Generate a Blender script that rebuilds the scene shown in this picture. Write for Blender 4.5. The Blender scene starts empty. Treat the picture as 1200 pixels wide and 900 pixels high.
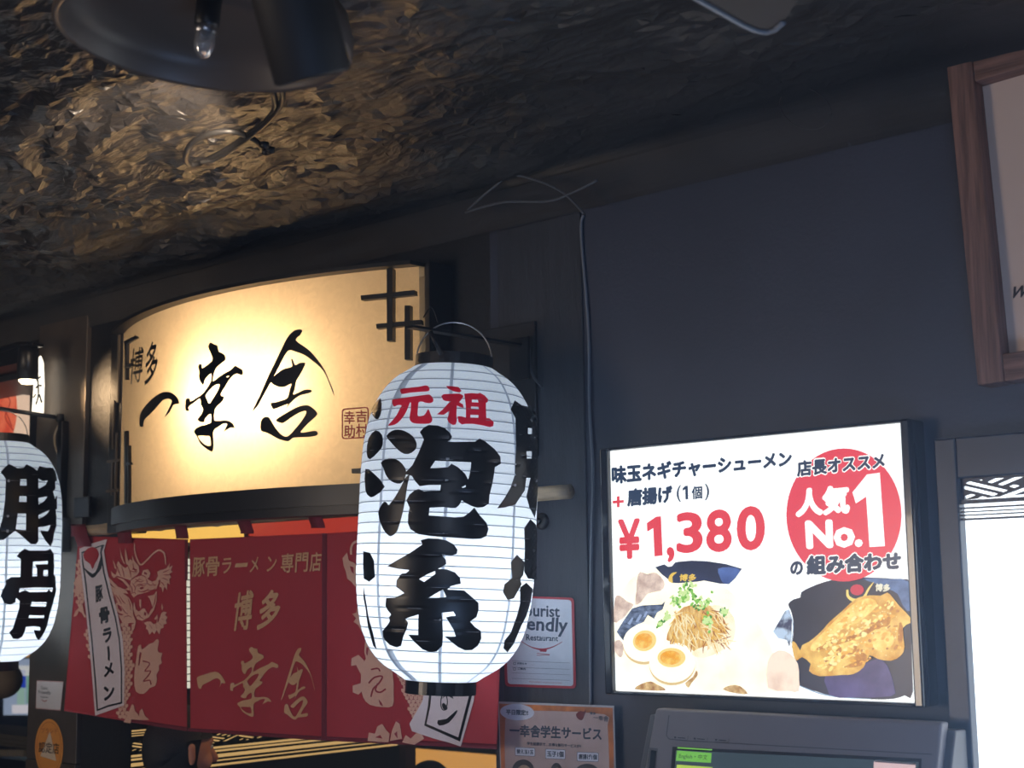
import bpy, bmesh, math, random
import numpy as np
from mathutils import Vector, Matrix, Quaternion
from mathutils.geometry import delaunay_2d_cdt
random.seed(5)
SC = bpy.context.scene
COL = SC.collection
# ---------------------------------------------------------------- camera (1200x900)
F = 1740.0
_X = np.array([1930., -276., -F]); _X /= np.linalg.norm(_X)
_Z = np.array([-110., -12700., F]); _Z = _Z - _X * (_Z @ _X); _Z /= np.linalg.norm(_Z)
_Y = np.cross(_Z, _X)
M = np.stack([_X, _Y, _Z])
CAM = np.array([0., -2.6, 1.7])
cd = bpy.data.cameras.new('camera'); cam = bpy.data.objects.new('camera', cd); COL.objects.link(cam)
cd.lens = F / 1200 * 36; cd.sensor_width = 36; cd.clip_start = 0.05
R3 = Matrix((M @ np.diag([1., -1., -1.])).tolist())
cam.matrix_world = Matrix.Translation(Vector(CAM)) @ R3.to_4x4()
cd.dof.use_dof = True; cd.dof.focus_distance = 3.35; cd.dof.aperture_fstop = 5.6
SC.camera = cam
# ---------------------------------------------------------------- world, exposure, lights
SC.view_settings.view_transform = 'Standard'; SC.view_settings.look = 'None'
SC.view_settings.gamma = 1; SC.view_settings.use_curve_mapping = False
SC.view_settings.exposure = 0.0
w = bpy.data.worlds.new('world'); SC.world = w; w.use_nodes = True
w.node_tree.nodes['Background'].inputs[0].default_value = (.45, .6, 1, 1)
w.node_tree.nodes['Background'].inputs[1].default_value = 0.10
vs_ = w.node_tree.nodes.new('ShaderNodeVolumeScatter')   # thin blue haze added in place of lens glare around the light box
vs_.inputs['Color'].default_value = (.42, .62, 1, 1); vs_.inputs['Density'].default_value = .05; vs_.inputs['Anisotropy'].default_value = .75
w.node_tree.links.new(vs_.outputs[0], w.node_tree.nodes['World Output'].inputs['Volume'])
def lamp(kind, name, loc, energy, color, size=.1, target=None, spot=None, blend=.5, sy=None):
    d = bpy.data.lights.new(name, kind); d.energy = energy; d.color = color
    if kind == 'AREA':
        d.size = size
        if sy: d.shape = 'RECTANGLE'; d.size_y = sy
    else: d.shadow_soft_size = size
    if kind == 'SPOT': d.spot_size = spot; d.spot_blend = blend
    o = bpy.data.objects.new(name, d); COL.objects.link(o); o.location = loc
    if target is not None:
        o.rotation_euler = (Vector(target) - Vector(loc)).to_track_quat('-Z', 'Y').to_euler()
    return o
lamp('AREA', 'cool_fill', (1.6, -4.2, 1.8), 22, (.55, .68, 1.0), 1.6, (-1.2, 0, 1.5), sy=1.0)  # unseen fill, added as cool ambient light on the wall
lamp('AREA', 'low_blue_fill', (-.25, -1.7, .55), 13, (.32, .52, 1.0), 1.0, (-1.1, 0, 1.45), sy=.6)  # unseen fill added for the blue glow on the right wall, no sign there
lamp('SPOT', 'ceiling_patch_spot', (-1.98, -1.12, 2.50), 60, (1, .80, .62), .02, (-2.75, -.86, 2.67), spot=math.radians(44), blend=.6)  # bodiless spot added to light the warm patch on the ceiling sheet
lamp('AREA', 'warm_fill_left', (-3.6, -5.0, 1.5), 48, (1.0, .86, .76), 1.2, (-3.3, 0, 1.5))  # unseen warm fill, added to brighten the curtain side
lamp('POINT', 'kitchen_light', (-3.2, .9, 2.2), 16, (1, .72, .42), .1)
lamp('POINT', 'sign_bulb', (-3.22, -.13, 2.235), 10.5, (1, .78, .50), .02)
lamp('POINT', 'sign_bulb_second', (-3.02, -.12, 2.225), 7.5, (1, .78, .50), .02)
# ---------------------------------------------------------------- pixel rays onto real surfaces
def rays(pts):
    p = np.atleast_2d(np.array(pts, float))
    d = np.stack([p[:, 0] - 600, p[:, 1] - 450, np.full(len(p), F)], 1) / F
    return d @ M.T
class Plane:
    def __init__(s, p0, n): s.p = np.array(p0, float); s.n = np.array(n, float) / np.linalg.norm(n)
    def hit(s, pts, lift=0):
        d = rays(pts); t = (lift - (CAM - s.p) @ s.n) / (d @ s.n); return CAM + d * t[:, None]
def YP(y): return Plane((0, y, 0), (0, -1, 0))
class Implicit:
    def __init__(s, g, t0, t1): s.g, s.t0, s.t1 = g, t0, t1
    def hit(s, pts, lift=0):
        d = rays(pts); N = 110
        ts = np.linspace(s.t0, s.t1, N)
        G = np.stack([s.g(CAM + d * t) - lift for t in ts], 1)
        neg = G <= 0; has = neg.any(1); i = np.where(has, neg.argmax(1), G.argmin(1)); i = np.clip(i, 1, N - 1)
        a = ts[i - 1].copy(); b = ts[i].copy()
        for _ in range(26):
            m = (a + b) / 2; v = s.g(CAM + d * m[:, None]) - lift
            a = np.where(v > 0, m, a); b = np.where(v > 0, b, m)
        t = np.where(has, b, ts[i]); return CAM + d * t[:, None]
def at(x, y, Y=0.0): return Vector(YP(Y).hit([(x, y)])[0])
def atX(x, y, X): return Vector(Plane((X, 0, 0), (1, 0, 0)).hit([(x, y)])[0])
def atZ(x, y, Z): return Vector(Plane((0, 0, Z), (0, 0, -1)).hit([(x, y)])[0])
def depth(x, y, t): return Vector(CAM + rays([(x, y)])[0] * t)
# ---------------------------------------------------------------- materials
MATS = {}
def mat(name, col, rough=.5, metal=0, emis=None, es=1, spec=.5, noise=0, nscale=30, bump=0, bscale=60, stretch=(1, 1, 1), coat=0):
    if name in MATS: return MATS[name]
    m = bpy.data.materials.new(name); m.use_nodes = True; nt = m.node_tree; b = nt.nodes['Principled BSDF']
    b.inputs['Base Color'].default_value = (*col, 1); b.inputs['Roughness'].default_value = rough
    b.inputs['Metallic'].default_value = metal; b.inputs['Specular IOR Level'].default_value = spec
    b.inputs['Coat Weight'].default_value = coat
    if emis: b.inputs['Emission Color'].default_value = (*emis, 1); b.inputs['Emission Strength'].default_value = es
    if noise or bump:
        tc = nt.nodes.new('ShaderNodeTexCoord'); mp = nt.nodes.new('ShaderNodeMapping'); mp.inputs['Scale'].default_value = stretch
        nt.links.new(tc.outputs['Object'], mp.inputs[0])
    if noise:
        n = nt.nodes.new('ShaderNodeTexNoise'); n.inputs['Scale'].default_value = nscale; n.inputs['Detail'].default_value = 5
        nt.links.new(mp.outputs[0], n.inputs[0])
        r = nt.nodes.new('ShaderNodeValToRGB')
        r.color_ramp.elements[0].position = .3; r.color_ramp.elements[1].position = .7
        r.color_ramp.elements[0].color = (*[c * (1 - noise) for c in col], 1); r.color_ramp.elements[1].color = (*[min(1, c * (1 + noise)) for c in col], 1)
        nt.links.new(n.outputs[0], r.inputs[0]); nt.links.new(r.outputs[0], b.inputs['Base Color'])
    if bump:
        n2 = nt.nodes.new('ShaderNodeTexNoise'); n2.inputs['Scale'].default_value = bscale; n2.inputs['Detail'].default_value = 6
        bp = nt.nodes.new('ShaderNodeBump'); bp.inputs['Strength'].default_value = bump; bp.inputs['Distance'].default_value = .01
        nt.links.new(mp.outputs[0], n2.inputs[0]); nt.links.new(n2.outputs[0], bp.inputs['Height']); nt.links.new(bp.outputs[0], b.inputs['Normal'])
    MATS[name] = m; return m
def glowmat(name, c1, strength=1, c2=None, scale=40, stretch=(1, 1, 1), lo=.35, hi=.65):
    """backlit print / screen picture / surface with its light baked in: emits its own colour, grain from a noise"""
    if name in MATS: return MATS[name]
    m = bpy.data.materials.new(name); m.use_nodes = True; nt = m.node_tree; b = nt.nodes['Principled BSDF']
    b.inputs['Base Color'].default_value = (.01, .01, .012, 1); b.inputs['Roughness'].default_value = .25
    b.inputs['Emission Color'].default_value = (*c1, 1); b.inputs['Emission Strength'].default_value = strength
    if c2:
        tc = nt.nodes.new('ShaderNodeTexCoord'); mp = nt.nodes.new('ShaderNodeMapping'); mp.inputs['Scale'].default_value = stretch
        n = nt.nodes.new('ShaderNodeTexNoise'); n.inputs['Scale'].default_value = scale; n.inputs['Detail'].default_value = 4
        r = nt.nodes.new('ShaderNodeValToRGB'); r.color_ramp.elements[0].position = lo; r.color_ramp.elements[1].position = hi
        r.color_ramp.elements[0].color = (*c1, 1); r.color_ramp.elements[1].color = (*c2, 1)
        nt.links.new(tc.outputs['Object'], mp.inputs[0]); nt.links.new(mp.outputs[0], n.inputs[0]); nt.links.new(n.outputs[0], r.inputs[0])
        nt.links.new(r.outputs[0], b.inputs['Emission Color'])
    MATS[name] = m; return m
def papermat(name, col, trans=.5, emis=None, es=0, bump=0, fib=0):
    if name in MATS: return MATS[name]
    m = bpy.data.materials.new(name); m.use_nodes = True; nt = m.node_tree
    b = nt.nodes['Principled BSDF']; b.inputs['Base Color'].default_value = (*col, 1); b.inputs['Roughness'].default_value = .55
    if emis: b.inputs['Emission Color'].default_value = (*emis, 1); b.inputs['Emission Strength'].default_value = es
    t = nt.nodes.new('ShaderNodeBsdfTranslucent'); t.inputs[0].default_value = (*col, 1)
    mx = nt.nodes.new('ShaderNodeMixShader'); mx.inputs[0].default_value = trans
    nt.links.new(b.outputs[0], mx.inputs[1]); nt.links.new(t.outputs[0], mx.inputs[2])
    nt.links.new(mx.outputs[0], nt.nodes['Material Output'].inputs[0])
    if fib:
        tc = nt.nodes.new('ShaderNodeTexCoord'); n = nt.nodes.new('ShaderNodeTexNoise'); n.inputs['Scale'].default_value = 25; n.inputs['Detail'].default_value = 8
        n.inputs['Distortion'].default_value = 2.5
        r = nt.nodes.new('ShaderNodeValToRGB'); r.color_ramp.elements[0].position = .35; r.color_ramp.elements[1].position = .65
        r.color_ramp.elements[0].color = (*[c * (1 - fib) for c in col], 1); r.color_ramp.elements[1].color = (*col, 1)
        nt.links.new(tc.outputs['Object'], n.inputs[0]); nt.links.new(n.outputs[0], r.inputs[0])
        nt.links.new(r.outputs[0], b.inputs['Base Color']); nt.links.new(r.outputs[0], t.inputs[0])
    MATS[name] = m; return m
def s2l(r, g, b): return tuple(((c / 255 + .055) / 1.055) ** 2.4 if c > 10 else c / 255 / 12.92 for c in (r, g, b))
WALLM = mat('wall_paint', (.042, .050, .080), .5, noise=.12, nscale=4, bump=.06, bscale=140)
WALLB = mat('black_panel', (.012, .012, .014), .5, bump=.2, bscale=50)
POSTM = mat('post_board', (.034, .039, .052), .5, noise=.25, nscale=7, stretch=(4, 4, .6), bump=.25, bscale=60)
METP = mat('pillar_metal', (.12, .10, .085), .42, .4, noise=.2, nscale=6, bump=.5, bscale=9)
BLACK = mat('black_satin', (.012, .012, .014), .38)
BLKGL = mat('black_gloss', (.01, .01, .012), .12)
DARKM = mat('dark_metal', (.03, .03, .034), .35, .7)
INK = mat('black_ink', (.006, .006, .007), .33)
BAMB = mat('bamboo', (.42, .31, .19), .4, noise=.25, nscale=9, stretch=(2, 12, 12))
CLOTH = mat('red_cloth', s2l(178, 54, 64), .85, noise=.06, nscale=300, bump=.1, bscale=900)
CLOTHD = mat('red_cloth_double', s2l(120, 38, 54), .85, noise=.06, nscale=300)
PRINT = mat('pale_print', s2l(225, 178, 160), .8)
PRINTB = mat('gold_print', s2l(214, 172, 132), .8)
PRINTW = mat('white_print', s2l(225, 214, 222), .8)
SKIN = mat('skin', s2l(205, 140, 110), .5)
SKIN.node_tree.nodes['Principled BSDF'].inputs['Subsurface Weight'].default_value = .1
# ---------------------------------------------------------------- object helpers
def link(o, parent=None):
    COL.objects.link(o)
    if parent: o.parent = parent; o.matrix_parent_inverse = parent.matrix_world.inverted()
    return o
def tag(o, label=None, cat=None, group=None, kind=None):
    if label: o['label'] = label
    if cat: o['category'] = cat
    if group: o['group'] = group
    if kind: o['kind'] = kind
    return o
def thing(name, label, cat, loc, group=None):
    o = bpy.data.objects.new(name, None); o.empty_display_size = .05; o.location = loc; COL.objects.link(o)
    o.matrix_world = Matrix.Translation(Vector(loc)); return tag(o, label, cat, group)
def meshobj(name, vs, fs, m, parent=None, smooth=False, origin=None):
    me = bpy.data.meshes.new(name)
    vs = [Vector(v) for v in vs]
    if origin is None:
        a = Vector([min(v[i] for v in vs) for i in range(3)]); b = Vector([max(v[i] for v in vs) for i in range(3)])
        origin = (a + b) / 2
    origin = Vector(origin)
    me.from_pydata([v - origin for v in vs], [], fs); me.materials.append(m)
    if smooth: me.shade_smooth()
    o = bpy.data.objects.new(name, me); o.location = origin; COL.objects.link(o)
    if parent:
        o.parent = parent; o.matrix_parent_inverse = Matrix.Translation(-parent_loc(parent))
    return o
def parent_loc(p):
    l = Vector(p.location)
    while p.parent: return l if p.parent is None else l
    return l
def bmobj(name, bm, m, parent=None, smooth=False):
    vs = [v.co.copy() for v in bm.verts]; bm.verts.index_update()
    fs = [[v.index for v in f.verts] for f in bm.faces]; bm.free()
    return meshobj(name, vs, fs, m, parent, smooth)
def box_vf(a, b, bev=0):
    bm = bmesh.new(); bmesh.ops.create_cube(bm, size=1)
    a = Vector(a); b = Vector(b); c = (a + b) / 2; d = b - a
    for v in bm.verts: v.co = Vector((v.co.x * d.x, v.co.y * d.y, v.co.z * d.z)) + c
    if bev: bmesh.ops.bevel(bm, geom=bm.edges[:], offset=bev, segments=2, affect='EDGES', profile=.5)
    return bm
def box(name, a, b, m, parent=None, bev=0): 
    a2 = [min(p, q) for p, q in zip(a, b)]; b2 = [max(p, q) for p, q in zip(a, b)]
    return bmobj(name, box_vf(a2, b2, bev), m, parent)
def tube_vf(pts, r, seg=10, cap=True):
    pts = [Vector(p) for p in pts]; n = len(pts); vs = []; fs = []
    up = Vector((0, 0, 1)); prev = None
    for i, p in enumerate(pts):
        t = (pts[min(i + 1, n - 1)] - pts[max(i - 1, 0)]).normalized()
        if prev is None:
            u = t.cross(up); u = t.cross(Vector((1, 0, 0))) if u.length < .1 else u
        else: u = prev - t * prev.dot(t)
        u.normalize(); prev = u; v = t.cross(u); rr = r[i] if isinstance(r, (list, tuple)) else r
        for k in range(seg):
            a = 2 * math.pi * k / seg; vs.append(p + (u * math.cos(a) + v * math.sin(a)) * rr)
    for i in range(n - 1):
        for k in range(seg):
            fs.append([i * seg + k, i * seg + (k + 1) % seg, (i + 1) * seg + (k + 1) % seg, (i + 1) * seg + k])
    if cap: fs.append(list(range(seg))[::-1]); fs.append([(n - 1) * seg + k for k in range(seg)])
    return vs, fs
def tube(name, pts, r, m, parent=None, seg=10, smooth=True):
    vs, fs = tube_vf(pts, r, seg); return meshobj(name, vs, fs, m, parent, smooth)
def smoothpts(pts, n=6):
    pts = [Vector(p) for p in pts]; out = []
    for i in range(len(pts) - 1):
        p0 = pts[max(i - 1, 0)]; p1 = pts[i]; p2 = pts[i + 1]; p3 = pts[min(i + 2, len(pts) - 1)]
        for k in range(n):
            t = k / n
            out.append(.5 * ((2 * p1) + (p2 - p0) * t + (2 * p0 - 5 * p1 + 4 * p2 - p3) * t * t + (3 * p1 - p0 - 3 * p2 + p3) * t ** 3))
    out.append(pts[-1]); return out
def lathe(name, prof, mtx, m, parent=None, seg=48, smooth=True, closed=False):
    vs = []; fs = []; n = len(prof)
    for r, h in prof:
        for k in range(seg):
            a = 2 * math.pi * k / seg; vs.append(mtx @ Vector((r * math.cos(a), r * math.sin(a), h)))
    for i in range(n if closed else n - 1):
        j = (i + 1) % n
        for k in range(seg): fs.append([i * seg + k, i * seg + (k + 1) % seg, j * seg + (k + 1) % seg, j * seg + k])
    return meshobj(name, vs, fs, m, parent, smooth)
def poly_on(name, quad, surf, m, parent, lift=0, thick=0):
    return decal(name, [quad], [], surf, m, parent, lift, 0, thick)
# ---------------------------------------------------------------- flat print traced onto surfaces
def T(ox, oy, s, pts): return [(ox + x / s, oy + y / s) for x, y in pts]
def inside(p, poly):
    x, y = p; c = False; n = len(poly); j = n - 1
    for i in range(n):
        xi, yi = poly[i]; xj, yj = poly[j]
        if (yi > y) != (yj > y) and x < (xj - xi) * (y - yi) / (yj - yi) + xi: c = not c
        j = i
    return c
def smooth_poly(P, n=3):
    N = len(P); out = []
    for i in range(N):
        p0, p1, p2, p3 = P[i - 1], P[i], P[(i + 1) % N], P[(i + 2) % N]
        for k in range(n):
            t = k / n
            out.append(tuple(.5 * (2 * p1[a] + (p2[a] - p0[a]) * t + (2 * p0[a] - 5 * p1[a] + 4 * p2[a] - p3[a]) * t * t + (3 * p1[a] - p0[a] - 3 * p2[a] + p3[a]) * t ** 3) for a in (0, 1)))
    return out
def stroke(pts, w, n=4):
    P = [Vector((p[0], p[1], 0)) for p in pts]
    if n > 1 and len(P) > 2: Q = smoothpts(P, n)
    else: Q = P; n = 1 if len(P) == 2 else n
    N = len(Q); L = []; Rr = []
    for i, q in enumerate(Q):
        t = (Q[min(i + 1, N - 1)] - Q[max(i - 1, 0)]).normalized(); nn = Vector((-t.y, t.x, 0))
        f = i / (N - 1) * ((len(w) - 1) if isinstance(w, (list, tuple)) else 1)
        if isinstance(w, (list, tuple)): k = min(int(f), len(w) - 2); ww = w[k] + (w[k + 1] - w[k]) * (f - k)
        else: ww = w
        L.append((q.x + nn.x * ww / 2, q.y + nn.y * ww / 2)); Rr.append((q.x - nn.x * ww / 2, q.y - nn.y * ww / 2))
    return L + Rr[::-1]
def decal(name, outers, holes, surf, m, parent, lift=.001, grid=0, thick=0, smooth=False):
    if grid:
        res = []
        for poly in outers + holes:
            q = []
            for i, p in enumerate(poly):
                p2 = poly[(i + 1) % len(poly)]; L = math.hypot(p2[0] - p[0], p2[1] - p[1]); k = max(1, int(L / grid))
                q += [(p[0] + (p2[0] - p[0]) * j / k, p[1] + (p2[1] - p[1]) * j / k) for j in range(k)]
            res.append(q)
        outers, holes = res[:len(outers)], res[len(outers):]
    V = []; Ed = []
    for poly in outers + holes:
        s = len(V); V += [Vector(p) for p in poly]; n = len(poly); Ed += [(s + i, s + (i + 1) % n) for i in range(n)]
    if grid:
        xs = [v.x for v in V]; ys = [v.y for v in V]
        y = min(ys) + grid / 2; r = 0
        while y < max(ys):
            x = min(xs) + grid / 2 + (grid / 2 if r % 2 else 0)
            while x < max(xs):
                if any(inside((x, y), o) for o in outers) and not any(inside((x, y), h) for h in holes): V.append(Vector((x, y)))
                x += grid
            y += grid * .87; r += 1
    vo, _, fo, *_ = delaunay_2d_cdt(V, Ed, [], 0, 1e-4)
    tris = []
    for f in fo:
        c = ((vo[f[0]].x + vo[f[1]].x + vo[f[2]].x) / 3, (vo[f[0]].y + vo[f[1]].y + vo[f[2]].y) / 3)
        if any(inside(c, o) for o in outers) and not any(inside(c, h) for h in holes):
            a, b, d = (vo[i] for i in f)
            tris.append(list(f) if (b - a).cross(d - a) < 0 else [f[0], f[2], f[1]])
    used = sorted({i for t in tris for i in t}); mp = {u: i for i, u in enumerate(used)}
    P = surf.hit([(vo[u].x, vo[u].y) for u in used], lift)
    tris = [[mp[i] for i in t] for t in tris]
    vs = [Vector(p) for p in P]
    if thick:
        P0 = surf.hit([(vo[u].x, vo[u].y) for u in used], lift - thick) if False else None
        # back face: move straight away from the viewer side along the surface normal
        n = len(vs); cnt = {}
        for t in tris:
            for a, b in ((t[0], t[1]), (t[1], t[2]), (t[2], t[0])): cnt[(a, b)] = 1
        nrm = [Vector() for _ in vs]
        for t in tris:
            fn = (vs[t[1]] - vs[t[0]]).cross(vs[t[2]] - vs[t[0]])
            for i in t: nrm[i] += fn
        vs += [v - q.normalized() * thick for v, q in zip(vs, nrm)]
        bd = [e for e in cnt if (e[1], e[0]) not in cnt]
        tris = tris + [[t[2] + n, t[1] + n, t[0] + n] for t in tris] + [[b, a, a + n, b + n] for a, b in bd]
    return meshobj(name, vs, tris, m, parent, smooth)
_TC = {}
def text2d(s, off=0, shear=0):
    k = (s, off, shear)
    if k not in _TC:
        c = bpy.data.curves.new('t', 'FONT'); c.body = s; c.shear = shear; c.resolution_u = 5 if len(s) < 3 else 2
        o = bpy.data.objects.new('t', c); COL.objects.link(o); bpy.context.view_layer.update()
        me = o.to_mesh(); V = np.array([(v.co.x, v.co.y) for v in me.vertices]); Fs = [list(p.vertices) for p in me.polygons]
        o.to_mesh_clear(); bpy.data.objects.remove(o); bpy.data.curves.remove(c)
        D_ = V.max(0) - V.min(0); V = (V - V.min(0)) / D_; n = len(V)
        if off:   # thicken: the glyphs repeated a little to every side
            sx, sy = off / (D_[0] + 2 * off), off / (D_[1] + 2 * off); V0 = V * (1 - 2 * np.array([sx, sy])) + np.array([sx, sy]); Fs0 = Fs; Vs = []; Fs = []
            for i in range(8):
                a = math.pi * i / 4; Vs.append(V0 + np.array([sx * math.cos(a), sy * math.sin(a)])); Fs = Fs + [[q + i * n for q in f] for f in Fs0]
            V = np.concatenate(Vs)
        _TC[k] = (V, Fs, n)
    return _TC[k]
def text(name, s, quad, surf, m, parent, lift=.001, off=0, shear=0):
    """quad: pixel corners TL TR BR BL of the glyphs' box"""
    V, Fs, nn_ = text2d(s, off, shear); q = np.array(quad, float); u = V[:, :1]; v = 1 - V[:, 1:]
    P = q[0] * (1 - u) * (1 - v) + q[1] * u * (1 - v) + q[2] * u * v + q[3] * (1 - u) * v
    W = surf.hit(P, lift); dr = CAM - W; dr /= np.linalg.norm(dr, axis=1)[:, None]; W = W + dr * (np.arange(len(W)) // nn_ * 1.5e-5)[:, None]
    return meshobj(name, [Vector(x) for x in W], Fs, m, parent)
def rect(x0, y0, x1, y1): return [(x0, y0), (x1, y0), (x1, y1), (x0, y1)]
def ell(cx, cy, rx, ry, n=40, rot=0):
    c, s = math.cos(rot), math.sin(rot)
    return [(cx + rx * math.cos(a) * c - ry * math.sin(a) * s, cy + rx * math.cos(a) * s + ry * math.sin(a) * c) for a in [2 * math.pi * k / n for k in range(n)]]
def rrect(q, r=.08, n=5):
    """rounded version of pixel quad"""
    out = []; N = 4
    for i in range(4):
        p = Vector(q[i]); a = Vector(q[i - 1]); b = Vector(q[(i + 1) % 4]); ra = p + (a - p).normalized() * r; rb = p + (b - p).normalized() * r
        for k in range(n + 1):
            t = k / n; out.append(tuple(ra * (1 - t) ** 2 + p * 2 * t * (1 - t) + rb * t * t))
    return out
#====STRUCT====
CZ = 2.672
st = lambda o: tag(o, kind='structure')
st(box('wall_back', (-2.43, 0, 0), (1.8, .12, 2.9), WALLM))
st(box('wall_header', (-3.972, 0, 2.03), (-2.43, .12, 2.9), WALLB))
st(box('wall_left', (-4.50, 0, 0), (-3.972, .12, 2.9), WALLB))
st(box('trim_1', (-4.50, -.018, 1.2), (-4.205, 0, 2.68), METP, bev=.002))
st(box('trim_2', (-4.50, -.02, 0), (-4.205, 0, 1.198), METP, bev=.002))
pl = at(590, 700).x; pr = at(689, 600).x
st(box('trim_3', (pl, -.006, 0), (pr, 0, 2.58), POSTM, bev=.002))
st(box('trim_4', (at(500, 600).x, -.016, 2.02), (at(627, 430, -.016).x, -.0062, 2.34), WALLB, bev=.002))
st(box('floor', (-16, -7, -.1), (4, 4, 0), mat('floor_tile', (.06, .055, .05), .3, noise=.2, nscale=3)))
st(box('ceiling', (-16, .12, 2.5), (1.8, 4, 2.6), WALLB))
st(box('wall_interior_back', (-7, 3.0, 0), (1.8, 3.1, 2.5), mat('interior_wall', (.02, .017, .015), .6)))
st(box('wall_interior_left', (-4.2, .12, 0), (-3.972, 1.19, 2.5), WALLB))
st(box('wall_interior_right', (-2.1, .12, 0), (-2.0, 3.0, 2.5), mat('interior_side', (.05, .035, .02), .6)))
# crumpled plastic ceiling sheet
def vnoise(x, y, seed):
    xi = np.floor(x).astype(int); yi = np.floor(y).astype(int); fx = x - xi; fy = y - yi
    def h(a, b): return np.modf(np.abs(np.sin(a * 127.1 + b * 311.7 + seed * 74.7) * 43758.5453))[0]
    fx = fx * fx * (3 - 2 * fx); fy = fy * fy * (3 - 2 * fy)
    return (h(xi, yi) * (1 - fx) + h(xi + 1, yi) * fx) * (1 - fy) + (h(xi, yi + 1) * (1 - fx) + h(xi + 1, yi + 1) * fx) * fy
def crease(x, y, seed):
    """continuous crumple: plates that meet in sharp creases"""
    xi = np.floor(x).astype(int); yi = np.floor(y).astype(int); f1 = np.full(x.shape, 9.); f2 = np.full(x.shape, 9.)
    for dx in (-1, 0, 1):
        for dy in (-1, 0, 1):
            a = xi + dx; b = yi + dy
            r = lambda k: np.modf(np.abs(np.sin(a * 127.1 + b * 311.7 + (seed + k) * 74.7) * 43758.5453))[0]
            d = np.sqrt((x - a - r(0)) ** 2 + (y - b - r(1)) ** 2 + .25 * r(2))
            f2 = np.minimum(f2, np.maximum(d, f1)); f1 = np.minimum(f1, d)
    return .6 * f1 + .4 * (f2 - f1)
def facets(x, y, seed):
    xi = np.floor(x).astype(int); yi = np.floor(y).astype(int); best = np.full(x.shape, 9.); val = np.zeros(x.shape)
    for dx in (-1, 0, 1):
        for dy in (-1, 0, 1):
            a = xi + dx; b = yi + dy
            r = lambda k: np.modf(np.abs(np.sin(a * 127.1 + b * 311.7 + (seed + k) * 74.7) * 43758.5453))[0]
            px = a + r(0); py = b + r(1); d = (x - px) ** 2 + (y - py) ** 2
            tilt = (x - px) * (r(2) - .5) * 2.4 + (y - py) * (r(3) - .5) * 2.4
            sel = d < best; best = np.where(sel, d, best); val = np.where(sel, tilt + .5 * np.sqrt(d), val)
    return val
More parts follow.
